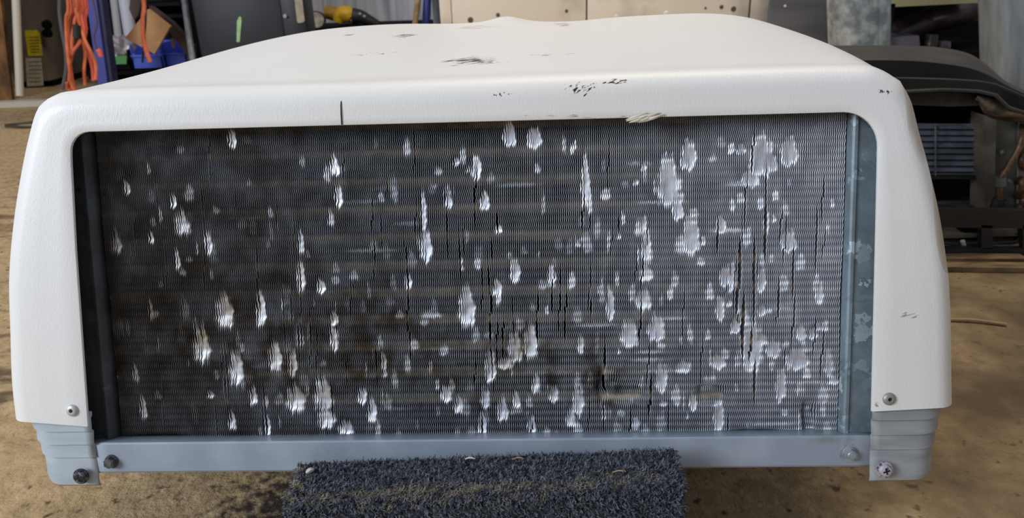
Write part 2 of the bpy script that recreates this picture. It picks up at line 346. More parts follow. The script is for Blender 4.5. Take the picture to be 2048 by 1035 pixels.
def disc(name, x, b, d, r, th, m, seg=20, parent=ac):
    bm = BM(); cyl(bm, FP(x, b, d+.001), FP(x, b, d-th), r, seg=seg); return obj(name, bm, m, parent)
hx, hb = face_px(1713, 341, .0138); disc('screw_hole', hx, hb, .0140, .0017, .0003, M_black)
hx, hb = face_px(157, 379, .0165); disc('screw_hole', hx, hb, .0165, .0017, .0003, M_black)
# -- fins
pitch = .001625; nf = int((XCR-XCL)/pitch); BF0, BF1 = B0, .262
per = .00556; nr = int((BF1-BF0)/(per/6))+1
fx = XCL+pitch*(np.arange(nf)+.5); bb = BF0+np.arange(nr)*per/6
FX, BBm = np.meshgrid(fx, bb, indexing='ij')
def vnoise(ax, ab, amp, seed):
    g = np.random.default_rng(seed); nx, nb = int(.62/ax)+3, int(.30/ab)+3; G = g.normal(size=(nx, nb))
    u = (FX+.31)/ax; v = (BBm+.01)/ab; i = u.astype(int); j = v.astype(int); a = u-i; b = v-j; a = a*a*(3-2*a); b = b*b*(3-2*b)
    return amp*((G[i, j]*(1-a)+G[i+1, j]*a)*(1-b)+(G[i, j+1]*(1-a)+G[i+1, j+1]*a)*b)
wave = np.sin(np.arange(nr)*2*math.pi/6+.52)*.00024
X = FX + wave[None, :] + vnoise(.05, .06, .00045, 1) + vnoise(.012, .03, .00016, 2) + vnoise(.004, .02, .00008, 3)
Dm = np.zeros_like(FX); Push = np.zeros_like(FX); Wid = np.zeros_like(FX)
DENTS = [(462,280,9,18,1),(1017,272,12,22,1),(1066,280,14,18,.9),(1375,315,14,24,1),(1522,318,22,32,1),(1577,308,15,22,1),(950,338,9,22,.9),(668,335,10,18,.9),
(1170,372,9,40,.9),(1335,372,20,40,1),(1354,422,11,18,.8),(1380,478,17,32,.9),(1500,360,16,14,.7),(675,396,8,20,.9),(967,405,10,16,1),(895,405,7,12,.9),(345,405,7,14,.8),
(252,378,8,14,.7),(846,430,6,40,.7),(851,498,12,28,.9),(1440,452,9,14,1),(1285,450,7,14,.8),(1290,498,9,26,.8),(1575,485,14,18,.8),(600,490,7,24,.6),(600,558,9,30,.7),
(448,628,18,32,1),(520,625,10,32,1),(640,575,9,14,.9),(402,695,18,34,.9),(932,620,16,36,1),(992,578,10,14,1),(1030,545,10,22,.8),(1102,552,8,18,.8),(1218,612,8,30,.9),
(1285,602,16,18,.7),(1256,672,17,24,.8),(1310,660,17,24,.8),(1060,688,14,30,1),(1028,700,15,28,.8),(1010,728,16,12,.7),(978,740,11,28,.9),(550,718,14,28,1),(585,730,10,26,.9),
(470,742,16,32,1),(505,795,9,18,.8),(592,802,20,26,.9),(645,795,18,32,1),(652,840,18,20,.8),(690,858,16,14,.9),(722,795,10,16,.8),(742,825,10,24,.9),(535,855,6,20,.8),(462,845,9,18,.8),
(665,640,8,14,1),(665,680,9,24,.8),(1440,620,8,22,.8),(1470,655,10,12,.9),(1520,622,8,10,.9),(1450,555,10,18,.8),(1520,565,8,20,.8),(1592,720,22,18,.8),(1502,700,20,42,.75),
(1435,725,14,14,.7),(1435,835,10,30,.9),(1560,775,10,28,.8),(1320,760,12,26,.8),(1384,805,8,16,.8),(1155,805,12,28,.8),(1140,838,10,18,.7),(1105,790,10,16,.8),(1060,852,8,18,.9),
(962,852,8,22,.9),(890,790,12,16,.8),(915,812,10,16,.8),(968,800,10,20,.7),(1002,822,12,22,.8),(1030,802,8,16,.8),(765,725,7,18,.7),(362,450,16,24,.7),(352,522,6,22,.7),
(415,490,8,24,.7),(300,478,6,12,.7),(285,820,8,24,.7),(232,490,12,20,.7),(660,440,7,16,.5),(995,460,7,8,.7),(910,325,6,8,.8),(1520,680,12,10,.6),(1545,330,8,14,.7),(1465,560,6,26,.6),
(1290,550,14,14,.5),(1365,735,16,12,.5),(1600,668,10,14,.6),(1625,668,7,10,.7),(1545,700,14,16,.6),(1480,300,9,8,.7),(1285,335,6,7,.8),(1270,365,6,6,.7),(815,565,7,14,.6),(230,470,6,14,.5),
(300,620,5,22,.5),(365,545,8,8,.4),(1160,690,7,18,.6),(1070,770,9,18,.6),(420,790,8,8,.6),(270,750,7,18,.5),(1640,590,6,20,.5),(1655,730,8,24,.5),(800,630,10,8,.4),(860,630,22,8,.4)]
g2 = random.Random(5)
for k in range(300):
    px = 215+1450*g2.random()**.8; py = 275+600*g2.random()**.75
    DENTS.append((px, py, g2.uniform(3, 11), g2.uniform(6, 20), g2.uniform(.12, .45)))
for k in range(30):
    DENTS.append((g2.uniform(450, 1650), g2.uniform(280, 880), g2.uniform(20, 55), g2.uniform(3, 5), g2.uniform(.1, .25)))
for px, py, rx, ry, a in DENTS:
    x0, b0 = face_px(px, py, CD+.001); rx *= .00041; ry *= .00041
    i0, i1 = np.searchsorted(fx, (x0-2.2*rx, x0+2.2*rx)); j0, j1 = np.searchsorted(bb, (b0-2*ry, b0+2.6*ry))
    if i1 <= i0 or j1 <= j0: continue
    xx = (FX[i0:i1, j0:j1]-x0)/rx; yy = (BBm[i0:i1, j0:j1]-b0)/ry
    yy = yy*np.where(yy < 0, 1.15, .80)+.10*np.sin(FX[i0:i1, j0:j1]*2600+py)+.12*np.sin(FX[i0:i1, j0:j1]*900+px)
    xx = xx*(1+.25*np.clip(yy, 0, 2))+.10*np.sin(BBm[i0:i1, j0:j1]*500+px)
    r2 = np.abs(xx)**2.6+np.abs(yy)**2.2; e = np.exp(-r2*1.1)
    Dm[i0:i1, j0:j1] = np.maximum(Dm[i0:i1, j0:j1], a*np.clip(e*1.9-.25, 0, 1))
    Push[i0:i1, j0:j1] += (a if a > .45 else a*.3)*.0026*np.exp(-((xx)**2+(yy-.1)**2)*.9)
for px, py, rx, ry in [(1238, 785, 46, 22), (1420, 788, 26, 20), (1615, 838, 13, 34), (1510, 868, 50, 10), (560, 890, 50, 12), (1215, 770, 16, 34), (320, 880, 60, 10)]:
    x0, b0 = face_px(px, py, CD); rx *= .00041; ry *= .00041
    e = np.exp(-(np.abs((FX-x0)/rx)**4+np.abs((BBm-b0)/ry)**4)); Push += .0045*e; Dm *= (1-.8*e); X += -.0014*e*np.sin((BBm-b0)/ry*2.2)
CR = [(1478,560,70,1.6),(1508,545,60,1.4),(1486,650,60,1.8),(1500,690,30,1.6),(1530,470,50,1.3),(1555,600,40,1),(1210,745,60,1.2),(1300,790,40,1.2),(980,650,120,1),(815,600,120,.9),(1120,600,60,.6),
      (1508,760,40,1.3),(1435,470,30,1),(1165,420,40,.7),(1280,640,50,.8),(700,600,40,.5),(600,620,90,.7),(450,750,70,1),(960,860,30,1),(1060,870,24,1),(620,680,60,.7)]
for k in range(90): CR.append((g2.uniform(260, 1660), g2.uniform(290, 870), g2.uniform(15, 60), g2.uniform(.3, .9)))
for px, py, hh, a in CR:
    x0, b0 = face_px(px, py, CD); hh *= .00041
    dx = FX-x0-.0006*np.sin((BBm-b0)*90); X += a*.00085*np.sign(dx)*np.exp(-np.abs(dx)/(pitch*2.6))*np.exp(-((BBm-b0)/hh)**4)
base = vnoise(.02, .02, .10, 9)+vnoise(.004, .011, .12, 10)
Push = np.minimum(Push, .0034)
Wl = pitch*(.28+.06*base) + pitch*(.74*Dm)
Wl = np.clip(Wl, pitch*.2, pitch*1.01)
d1 = .0007*(1-.6*Dm)
def FPg(x, b, d): return np.stack([x, b*SL+d*CL, b*CL-d*SL], -1)
th = .00009
cols = [FPg(FX+wave[None, :]*.6, BBm, CD+.020+0*FX), FPg(X-Wl*.5*0, BBm, CD+d1+Push), FPg(X+Wl, BBm, CD+Push*(1.0)+.0000)]
V = np.stack(cols, 2)                              # nf, nr, 3, 3
idx = np.arange(nf*nr*3).reshape(nf, nr, 3)
a = idx[:, :-1, :-1].ravel(); b_ = idx[:, 1:, :-1].ravel(); c3 = idx[:, 1:, 1:].ravel(); d_ = idx[:, :-1, 1:].ravel()
Q = np.stack([a, d_, c3, b_], 1)
M_fin = mat('aluminium_fins', '#CFD2D8', .52, .7, '#BBBFC8', 60, .4, .6)
patches(M_fin, [((-.30, .03, .11), (.24, .2, .25), '#7A6B54', 30, .20, .80, (1, 1, 1)), ((-.10, .05, .06), (.30, .2, .07), '#8A7C68', 60, .40, .70, (1, 1, 1)),
                ((.09, .01, .03), (.10, .1, .05), '#6A5D4C', 60, .44, .66, (1, 1, 1))])
fo = np_mesh('fins', V.reshape(-1, 3), Q, M_fin, ac, True, 22); fo['label'] = 'wavy aluminium condenser fins with many bent shiny spots'
# -- refrigerant tubes behind the fins
M_tan = mat('dusty_copper', '#A8957A', .6, .1, '#7D6A52', 70, .4, .6)
for k in range(11):
    b = .0272+.0228*k; bm = BM(); cyl(bm, FP(XCL-.001, b, CD+.0085), FP(XCR+.001, b, CD+.0085), .0048, seg=16)
    obj('refrigerant_tube', bm, M_tan, ac)
bm = BM(); vs = [FP(-.345, B0, CD+.021), FP(.345, B0, CD+.021), FP(.345, B1-.004, CD+.021), FP(-.345, B1-.004, CD+.021)]
prism(bm, vs, Vector(FNv)*.01); obj('coil_backing', bm, mat('dark_inside', '#0C0B0A', .9), ac, sm=False)
# -- bottom rail and pan
RD = .007
bm = BM()
def rail_pt(x, b, d): return FP(x, b, d)
zt = face_px(247, 890, RD)[1]; zb = face_px(960, 935, RD)[1]; print('rail', zt, zb)
pr = [(.020, -.0019), (.0005, -.0019), (.0, -.0026), (.0, -.0250), (.0006, -.0260), (.0030, -.0264), (.040, -.0264)]
xs = np.linspace(-.335, .325, 30); V = []
for x in xs:
    for d, b in pr: V.append(FP(x, b-.0006, RD+d))
o = np_mesh('bottom_rail', np.array(V), grid_faces(30, len(pr)), M_rail, ac, True, 30)
sl = o.modifiers.new('thick', 'SOLIDIFY'); sl.thickness = .0012; sl.offset = -1
M_pan = mat('pan_steel', '#4A4A48', .6, .4)
bm = BM(); box(bm, (-.33, .045, -.0272), (.33, .47, -.008), .002); obj('base_pan', bm, M_pan, ac)
def hexbolt(px, py, d, m, washer):
    x, b = face_px(px, py, d); bm = BM()
    if washer: cyl(bm, FP(x, b, d), FP(x, b, d-.0010), .0088, .0080, 32)
    cyl(bm, FP(x, b, d-.0008), FP(x, b, d-.0022), .0060, .0056, 28)
    vs = cyl(bm, FP(x, b, d-.0020), FP(x, b, d-.0062), .0047, .0045, 6)
    cyl(bm, FP(x, b, d-.0062), FP(x, b, d-.0067), .0036, .0030, 20)
    return obj('hex_bolt', bm, m, ac)
M_zinc = mat('zinc', '#A4ACB0', .45, .4, '#7B848A', 120, .4, .6)
M_zincD = mat('old_zinc', '#5C5C5C', .5, .3, '#3C3A36', 120, .4, .6)
hexbolt(1698, 905, RD-.0002, M_zinc, True)['label'] = 'bright hex bolt with washer'
hexbolt(225, 921, RD-.0002, M_zincD, False)['label'] = 'dull dark hex bolt'
M_rivet = mat('rivet_alu', '#C9C9C8', .4, .5); M_rivet2 = mat('rivet_old', '#9D9A94', .5, .5)
for px, py, m_ in ((145, 820, M_rivet), (1778, 797, M_rivet2)):
    x, b = face_px(px, py, 0); bm = BM(); pr_ = [(.0052, 0), (.0050, .0009), (.0040, .0020), (.0024, .0026), (.0017, .0025), (.0014, .0012), (.0001, .0010)]; rr = []
    for r_, h in pr_: rr.append([bm.verts.new(FP(x+r_*math.cos(t), b+r_*math.sin(t), -h+.0001)) for t in np.linspace(0, 2*math.pi, 28, endpoint=False)])
    for p, q in zip(rr, rr[1:]):
        for k in range(28): bm.faces.new((p[k], p[(k+1) % 28], q[(k+1) % 28], q[k]))
    rv = obj('rivet', bm, m_, ac); bm = BM(); cyl(bm, FP(x, b, -.0008), FP(x, b, -.0016), .0012, seg=14); obj('rivet_hole', bm, M_black, rv)
# -- corner feet
M_footL = mat('grey_vinyl', '#AEB7BE', .45, 0, '#A3ADB5', 14, .4, .6, bump=.2, bscale=120, bdist=.0006, stretch=(1, 1, 6))
M_footR = mat('grey_vinyl_scuffed', '#979A9C', .48, 0, '#85898C', 14, .4, .6, bump=.2, bscale=120, bdist=.0006, stretch=(1, 1, 6))
def foot(sx, m, inner, outer, ztop, zbot, steps):
    """inner/outer: x at top and bottom; ridged profile swept round the corner and back along the side"""
    prof = []
    H = ztop-zbot
    for t, off in steps: prof.append((ztop-H*t, off, t))
    V = []; nsec = len(prof); path_n = 0
    for z, off, t in prof:
        xi = inner[0]+(inner[1]-inner[0])*t; xo = outer[0]+(outer[1]-outer[0])*t
        yf = z*math.tan(LEAN)+.0030
        rr = .024; pts = []
        for k in range(6): pts.append((xi+(xo-sx*rr-xi)*k/5, yf-off))
        for k in range(1, 9):
            an = math.pi/2*k/8; pts.append((xo-sx*rr+sx*(rr+off)*math.sin(an), yf+rr-(rr+off)*math.cos(an)))
        for k in range(1, 12): pts.append((xo+sx*off, yf+rr+.033*k))
        path_n = len(pts); V += [(x, y, z) for x, y in pts]
    o = np_mesh('corner_foot', np.array(V), grid_faces(nsec, path_n), m, ac, True, 28)
    s2 = o.modifiers.new('thick', 'SOLIDIFY'); s2.thickness = .0016; s2.offset = 1 if sx < 0 else -1
    return o
STP = [(0, -.002), (.04, -.002), (.06, 0), (.24, .0004), (.255, -.0016), (.27, -.0017), (.42, -.0004), (.44, -.0022), (.60, -.0014), (.615, -.0030), (.64, -.0030), (.90, -.0016), (.97, -.0022), (1.0, -.0040)]
fL = foot(-1, M_footL, (-.3238, -.3225), (-.386, -.3765), .0240, -.0388, STP); fL['label'] = 'ridged light grey foot at the left corner'
fR = foot(1, M_footR, (.3125, .3135), (.377, .3715), .0275, -.0405, STP); fR['label'] = 'ridged scuffed grey foot at the right corner'
def phillips(px, py, d, m, parent, dx=0):
    x, b = face_px(px, py, d); bm = BM(); pr_ = [(.0066, .0), (.0066, .0012), (.0052, .0014), (.0051, .0028), (.0042, .0040), (.0020, .0046), (.0001, .0047)]; rr = []
    for r_, h in pr_: rr.append([bm.verts.new(FP(x+r_*math.cos(t), b+r_*math.sin(t), d-h)) for t in np.linspace(0, 2*math.pi, 24, endpoint=False)])
    for p, q in zip(rr, rr[1:]):
        for k in range(24): bm.faces.new((p[k], p[(k+1) % 24], q[(k+1) % 24], q[k]))
    s = obj('screw', bm, m, parent)
    bm = BM()
    for an in (.3, .3+math.pi/2):
        e = [FP(x+math.cos(an)*.0026*a_-math.sin(an)*.0006*b_, b+math.sin(an)*.0026*a_+math.cos(an)*.0006*b_, d-.0040) for a_, b_ in ((-1, -1), (1, -1), (1, 1), (-1, 1))]
        prism(bm, [Vector(p) for p in e], -Vector(FNv)*.00085)
    obj('cross_slot', bm, M_black, s); return s
phillips(163, 951, .0012, mat('dark_screw', '#74767E', .4, .3, '#25262B', 300, .4, .55), ac)['label'] = 'dark cross-head screw'
phillips(1768, 938, .0012, mat('pale_screw', '#BDB8C2', .4, .3, '#5A5660', 260, .5, .6), ac)['label'] = 'pale cross-head screw'

# ------------------------------------------------------------------ carpeted block
bt = UP.z-.0285; ht = .1742                       # carpet height under the unit / in front of the rail
M_car = mat('carpet_yarn', '#70737A', .95, 0, '#363A46', 260, .36, .60, spec=.1)
fA, fB = fl(568, 1000, ht), fl(1368, 990, ht); hA, hB = fl(596, 928, ht), fl(1344, 903, ht); print('block', fA, fB, hA, hB)
hA.y = .4875; hB.y = .4785
bA = Vector((fA.x+.012, .90, 0)); bB = Vector((fB.x+.004, .90, 0))
patches(M_car, [((0, fA.y+.003-.65, ht), (.3, .016, .024), '#8A8476', 160, .38, .66, (.6, 1, 1)), ((.02, fA.y-.006-.65, .09), (.3, .016, .07), '#3A4668', 160, .34, .56, (1, 1, 1)), ((-.15, fA.y+.02-.65, ht), (.03, .05, .03), '#9A927E', 160, .44, .60, (1, 1, 1))])
cb = thing('carpeted_block', 'dark blue-grey carpet covered block holding up the white air conditioner', 'block', (-.03, .65, 0))
O = Vector((-.03, .65, 0))
bm = BM()
TILT = .009
def secn(a, h, b): return [bm.verts.new(Vector(p)-O+Vector((0, 0, TILT if (a is fB and p[2] > ht-.02 and p[1] < h.y) else 0))) for p in ((a.x, a.y, 0), (a.x, a.y, ht-.016), (a.x, a.y+.0015, ht-.0115), (a.x, a.y+.005, ht-.0075), (h.x, h.y-.004, ht-.006), (h.x, h.y-.001, ht-.008), (h.x, h.y+.0015, bt-.004), (b.x, b.y, bt-.001), (b.x, b.y, 0))]
A_, B_ = secn(fA, hA, bA), secn(fB, hB, bB); nn_ = len(A_)
bm.faces.new(A_); bm.faces.new(B_[::-1])
for i in range(nn_): bm.faces.new((A_[i], A_[(i+1) % nn_], B_[(i+1) % nn_], B_[i]))
bmesh.ops.triangulate(bm, faces=bm.faces)
obj('core', bm, M_car, cb)['label'] = 'carpet backing over the block'
def fibres(n, fn, seed):
    g = np.random.default_rng(seed); P, Nn = fn(g, n); t = g.normal(size=(n, 3)); t -= (t*Nn).sum(1)[:, None]*Nn*.3
    t /= np.linalg.norm(t, axis=1)[:, None]; side = np.cross(t, Nn); side /= np.linalg.norm(side, axis=1)[:, None]
    L = g.uniform(.0016, .0036, n)[:, None]; wd = g.uniform(.0003, .0006, n)[:, None]
    p0 = P-Nn*.001; p1 = P+Nn*g.uniform(.0012, .0032, n)[:, None]+t*L*.5; p2 = p1+t*L+Nn*g.uniform(-.0012, .0002, n)[:, None]
    V = np.stack([p0-side*wd, p0+side*wd, p1-side*wd, p1+side*wd, p2-side*wd*.6, p2+side*wd*.6], 1).reshape(-1, 3)
    b = np.arange(n)[:, None]*6; Q = np.concatenate([b+np.array([0, 1, 3, 2]), b+np.array([2, 3, 5, 4])])
    return V, Q
def on_top(g, n):
    u, v = g.random(n), g.random(n)**1.6; hidden = None
    v = g.random(n); A = np.array(fA)+(np.array(fB)-np.array(fA))*u[:, None]; B = np.array(hA)+(np.array(hB)-np.array(hA))*u[:, None]
    P = A+(B-A)*(v*.97)[:, None]-np.array(O); P[:, 2] = ht-.0052-.006*np.clip(1-v/.14, 0, 1)**2+.009*u; return P, np.tile([0., 0, 1], (n, 1))
def on_front(g, n):
    u, v = g.random(n), g.random(n); P = np.array(fA)+(np.array(fB)-np.array(fA))*u[:, None]-np.array(O); P[:, 2] = .002+(ht-.0125+.009*u)*v; return P, np.tile([.03, -1., 0], (n, 1))
def on_side(A, B, nx):
    def f(g, n):
        u, v = g.random(n), g.random(n); P = np.array(A)+(np.array(B)-np.array(A))*(u*.30)[:, None]-np.array(O); P[:, 2] = .002+(np.where(P[:, 1] < hA.y-O.y-.004, ht-.009, bt-.006))*v; return P, np.tile([nx, 0, 0.], (n, 1))
    return f
Vs, Qs, off = [], [], 0
for n, fn, sd in ((60000, on_top, 1), (26000, on_front, 2), (9000, on_side(fA, bA, -1.), 3), (9000, on_side(fB, bB, 1.), 4)):
    v, q = fibres(n, fn, sd); Vs.append(v); Qs.append(q+off); off += len(v)
o = np_mesh('carpet_pile', np.vstack(Vs), np.vstack(Qs), M_car, cb, False); o['kind'] = 'stuff'
# litter on the carpet: paint flecks and slivers
M_fleck = mat('white_fleck', '#C8C6C4', .7); M_straw = mat('straw', '#A98C68', .8)
def sliver(px, py, ln, an, m, nm, lab, cat, wd=.0012, z=None):
    zz = ht+.0005+.009*max(0, min(1, (px-590)/760)) if z is None else z; p = fl(px, py, zz); bm = BM(); dx, dy = math.cos(an)*ln/2, math.sin(an)*ln/2
    tube(bm, [p+Vector((-dx, -dy, 0)), p+Vector((0, .0008, .0006)), p+Vector((dx, dy, 0))], lambda t: wd*(.5+.5*math.sin(math.pi*t)), 6, 4)
    return tag(obj(nm, bm, m), lab, cat)
sliver(620, 942, .006, .6, M_fleck, 'paint_chip', 'white chip at the left end of the carpeted block', 'chip', .0022)
sliver(940, 917, .008, .0, M_fleck, 'wood_sliver', 'pale sliver near the rail on the middle of the carpeted block', 'sliver', .0008)
sliver(1036, 917, .009, .1, M_straw, 'wood_sliver', 'tan sliver near the rail just right of the pale sliver', 'sliver', .0006)
sliver(1238, 943, .010, .05, M_straw, 'wood_sliver', 'tan sliver on the right half of the carpeted block', 'sliver', .0006)
# twig on the floor to the right
a_, b2 = fl(1888, 642), fl(2012, 652); bm = BM(); tube(bm, [a_+Vector((0, 0, .003)), (a_+b2)/2+Vector((0, .004, .004)), b2+Vector((0, 0, .003))], .0026, 8, 5)
tag(obj('twig', bm, M_straw), 'thin straight tan twig lying on the concrete right of the white unit', 'twig')

# ------------------------------------------------------------------ black air conditioner at the right
BY = 1.25
bk = thing('stripped_air_conditioner', 'black open air conditioner with exposed louvers and copper pipes on the floor behind', 'air conditioner', (1.0, 1.45, 0))
BO = Vector((1.0, 1.45, 0))
M_blk = mat('black_dusty_plastic', '#1C1D20', .5, 0, '#26262A', 14, .45, .7, bump=.2, bscale=120)
M_lid = mat('black_lid', '#08090B', .6, 0, '#0F0F10', 9, .42, .7, stretch=(1, 2, 1), spec=.04); M_crown = mat('dusty_lid', '#2A2826', .7, 0, '#3E3830', 9, .42, .7, stretch=(1, 2, 1))
M_blkd = mat('black_interior', '#0B0B0D', .8, spec=.1)
M_plate = mat('grey_galvanized_plate', '#6B706C', .5, .5, '#5A5E58', 20, .4, .6)
M_dust = mat('dusty_foam', '#6A5A46', .9, 0, '#3F362C', 40, .42, .6, bump=.6, bscale=90, bdist=.004)
M_slat = mat('grey_slat', '#6A6E78', .45, 0, '#50545E', 30, .4, .6)
M_cu = mat('copper', '#7A5844', .45, .4, '#43342A', 60, .4, .6)
def pw(px, py, Y): return at(px, py, Y)-BO
lines = [(1.72, [(1600, 260), (1700, 260), (1800, 250), (1900, 240), (1990, 260), (2050, 280), (2140, 290)]),
         (1.72, [(1600, 92), (1690, 92), (1800, 92), (1880, 96), (1940, 109), (1980, 136), (2010, 162), (2060, 186), (2140, 210)]),
         (1.66, [(1600, 98), (1690, 98), (1800, 98), (1880, 103), (1940, 117), (1985, 146), (2015, 168), (2060, 190), (2140, 215)]),
         (1.58, [(1600, 118), (1690, 118), (1800, 118), (1880, 124), (1940, 134), (1980, 150), (2010, 168), (2060, 192), (2140, 218)]),
         (1.545, [(1600, 122), (1690, 122), (1800, 122), (1880, 128), (1940, 138), (1980, 154), (2008, 170), (2060, 194), (2140, 220)]),
         (1.50, [(1600, 153), (1690, 153), (1800, 154), (1880, 156), (1940, 158), (1980, 161), (2008, 172), (2060, 197), (2140, 222)]),
         (1.40, [(1600, 158), (1690, 158), (1800, 158), (1880, 160), (1940, 163), (1980, 168), (2008, 178), (2060, 200), (2140, 226)]),
         (1.34, [(1600, 160), (1690, 160), (1800, 160), (1880, 162), (1940, 165), (1980, 170), (2008, 181), (2060, 203), (2140, 230)]),
         (1.30, [(1600, 183), (1690, 183), (1800, 184), (1880, 180), (1930, 182), (1980, 186), (2000, 202), (2026, 220), (2140, 250)]),
         (1.34, [(1600, 186), (1690, 186), (1800, 187), (1880, 184), (1930, 186), (1980, 190), (2000, 206), (2026, 224), (2140, 254)])]
rows = []
for Y, L_ in lines:
    P = resample([tuple(v)[:2] for v in spline([(a, b, 0) for a, b in L_], 5)], 48); rows.append([tuple(pw(a, b, Y)) for a, b in P])
for nm_, r0, r1, mm in (('lid_crown', 0, 5, M_crown), ('lid', 4, 10, M_lid)):
    o = np_mesh(nm_, np.array(rows[r0:r1]).reshape(-1, 3), grid_faces(r1-r0, 48), mm, bk, True, 25); s3 = o.modifiers.new('thick', 'SOLIDIFY'); s3.thickness = .003; s3.offset = 0
for nm_, ii, rr_ in (('lid_ridge', 6, .003), ('lid_edge', 8, .0035)):
    bm = BM(); tube(bm, [Vector(p)+Vector((0, -.002, .001)) for p in rows[ii][::3]], rr_, 6, 0); obj(nm_, bm, M_crown, bk)
# under-lid band
bm = BM(); P = [(1700, 184), (1800, 185), (1900, 182), (1962, 186), (1962, 211), (1900, 213), (1800, 209), (1700, 208)]
prism(bm, [pw(a, b, 1.33) for a, b in P], (0, .03, 0)); obj('lid_liner', bm, mat('liner', '#3A3732', .7, 0, '#25241F', 30, .4, .6), bk)
# inside box
bm = BM(); lo = pw(1700, 500, 1.42); hi = pw(1985, 200, 1.42)
box(bm, (lo.x, .06, .03), (hi.x+.12, .24, hi.z-.01)); obj('inner_housing', bm, M_blkd, bk)
# blower grille
bm = BM()
for k in range(9):
    y0 = 251+12.2*k; a = pw(1790, y0, 1.375); b = pw(1961, y0+.6, 1.375); m4 = .0045
    prism(bm, [a+Vector((0, 0, m4)), b+Vector((0, 0, m4)), b+Vector((0, -.010, -m4*.7)), a+Vector((0, -.010, -m4*.7))], (0, .002, -.0015))
for xx in (1871,):
    tube(bm, [pw(xx, 248, 1.362), pw(xx, 352, 1.362)], .0016, 6, 0)
obj('blower_slats', bm, M_slat, bk, sm=False)['label'] = 'blue-grey horizontal louver slats'
bm = BM()
for q in ([(1962, 245), (1970, 245), (1970, 352), (1962, 352)], [(1780, 352), (1970, 352), (1970, 358), (1780, 358)]): prism(bm, [pw(a, b, 1.36) for a, b in q], (0, .04, 0))
obj('grille_frame', bm, M_blk, bk, sm=False)
bm = BM(); prism(bm, [pw(a, b, 1.33) for a, b in ((1974, 232), (1993, 236), (1988, 424), (1970, 424))], (0, .05, 0)); obj('corner_post', bm, mat('dusty_post', '#4B463F', .8, 0, '#6A6256', 20, .4, .6), bk, sm=False)
bm = BM(); prism(bm, [pw(a, b, 1.35) for a, b in ((1992, 232), (2160, 232), (2160, 500), (1986, 500))], (0, .004, 0)); pt = obj('tube_plate', bm, M_plate, bk, sm=False)
bm = BM(); prism(bm, [pw(a, b, 1.346) for a, b in ((2036, 240), (2039, 240), (2036, 425), (2033, 425))], (0, .003, 0)); obj('plate_fold', bm, mat('fold', '#8A8E88', .4, .6), pt, sm=False)
for (px, py) in ((2000, 303), (2019, 362)):
    bm = BM(); c = pw(px, py, 1.35); cyl(bm, c, c+Vector((0, -.006, 0)), .0045, .0035, 8); obj('plate_screw', bm, M_zinc, pt)
# copper pipes
def pipe(pts, r, m=M_cu, nm='copper_pipe', Y=1.30):
    bm = BM(); tube(bm, [pw(a, b, y) for a, b, y in pts], r, 12, 6); return obj(nm, bm, m, bk)
pipe([(2046, 250, 1.36), (2044, 268, 1.31), (2038, 295, 1.30), (2015, 335, 1.30), (2001, 362, 1.30), (2000, 400, 1.30)], .0055)
pipe([(2060, 300, 1.36), (2046, 310, 1.31), (2043, 330, 1.31), (2055, 338, 1.36)], .006)
pipe([(2036, 365, 1.36), (2042, 358, 1.31), (2044, 372, 1.30), (2040, 390, 1.31), (2034, 392, 1.36)], .0062)
pipe([(2060, 380, 1.32), (2047, 400, 1.31), (2044, 430, 1.31)], .0062)
pipe([(2034, 420, 1.35), (2036, 413, 1.31), (2040, 430, 1.30), (2042, 470, 1.32), (2030, 478, 1.35)], .0062)
bm = BM(); tube(bm, [pw(2001, 354, 1.30), pw(2001, 371, 1.30)], .0095, 14, 0); obj('pipe_collar', bm, M_plate, bk)
bm = BM(); tube(bm, [pw(2000, 398, 1.30), pw(1992, 424, 1.30)], .0125, 14, 0); obj('pipe_sleeve', bm, M_blk, bk)
# dusty foam flap
bm = BM(); rows = []
T = [(1955, 186), (1985, 188), (2003, 200), (2022, 218), (2060, 206), (2120, 210)]; Bo = [(1957, 205), (1964, 226), (1980, 237), (2004, 240), (2060, 248), (2120, 250)]
for s, y in ((0, 1.335), (.3, 1.30), (.7, 1.295), (1, 1.33)):
    rows.append([tuple(pw(a[0]+(b[0]-a[0])*s, a[1]+(b[1]-a[1])*s, y)) for a, b in zip(T, Bo)])
o = np_mesh('foam_flap', np.array(rows).reshape(-1, 3), grid_faces(4, 6), M_dust, bk); o.modifiers.new('sub', 'SUBSURF').render_levels = 2; s4 = o.modifiers.new('t', 'SOLIDIFY'); s4.thickness = .006
o['label'] = 'torn brown dusty insulation'
# base frame with slots
def ring_plate(bm, quads, Y, th):
    for q in quads: prism(bm, [pw(a, b, Y) for a, b in q], (0, th, 0))
bm = BM(); ring_plate(bm, [[(1700, 419), (2160, 425), (2160, 458), (1700, 452)], [(1700, 494), (2160, 497), (2160, 516), (1700, 514)], [(1963, 450), (1985, 451), (1985, 498), (1963, 497)], [(1872, 449), (1881, 450), (1881, 497), (1872, 497)], [(1700, 449), (1800, 450), (1800, 497), (1700, 497)], [(2046, 450), (2070, 450), (2070, 498), (2046, 498)]], BY, .012)
ring_plate(bm, [[(1700, 419), (2160, 425), (2160, 422), (1700, 416)]], BY, .015)
obj('base_frame', bm, M_blk, bk, sm=False)
bm = BM(); lo = pw(1700, 500, 1.30); box(bm, (lo.x, -.13, .012), (.9, .25, .018)); obj('base_tray', bm, mat('dusty_tray', '#8C8474', .7, 0, '#4A443A', 24, .4, .6), bk)
bm = BM(); tube(bm, [pw(1882, 484, 1.27), pw(1925, 489, 1.275), pw(1990, 486, 1.275), pw(2030, 484, 1.28), pw(2047, 470, 1.28), pw(2080, 430, 1.29)], .0035, 8, 5); obj('cable', bm, M_blk, bk)
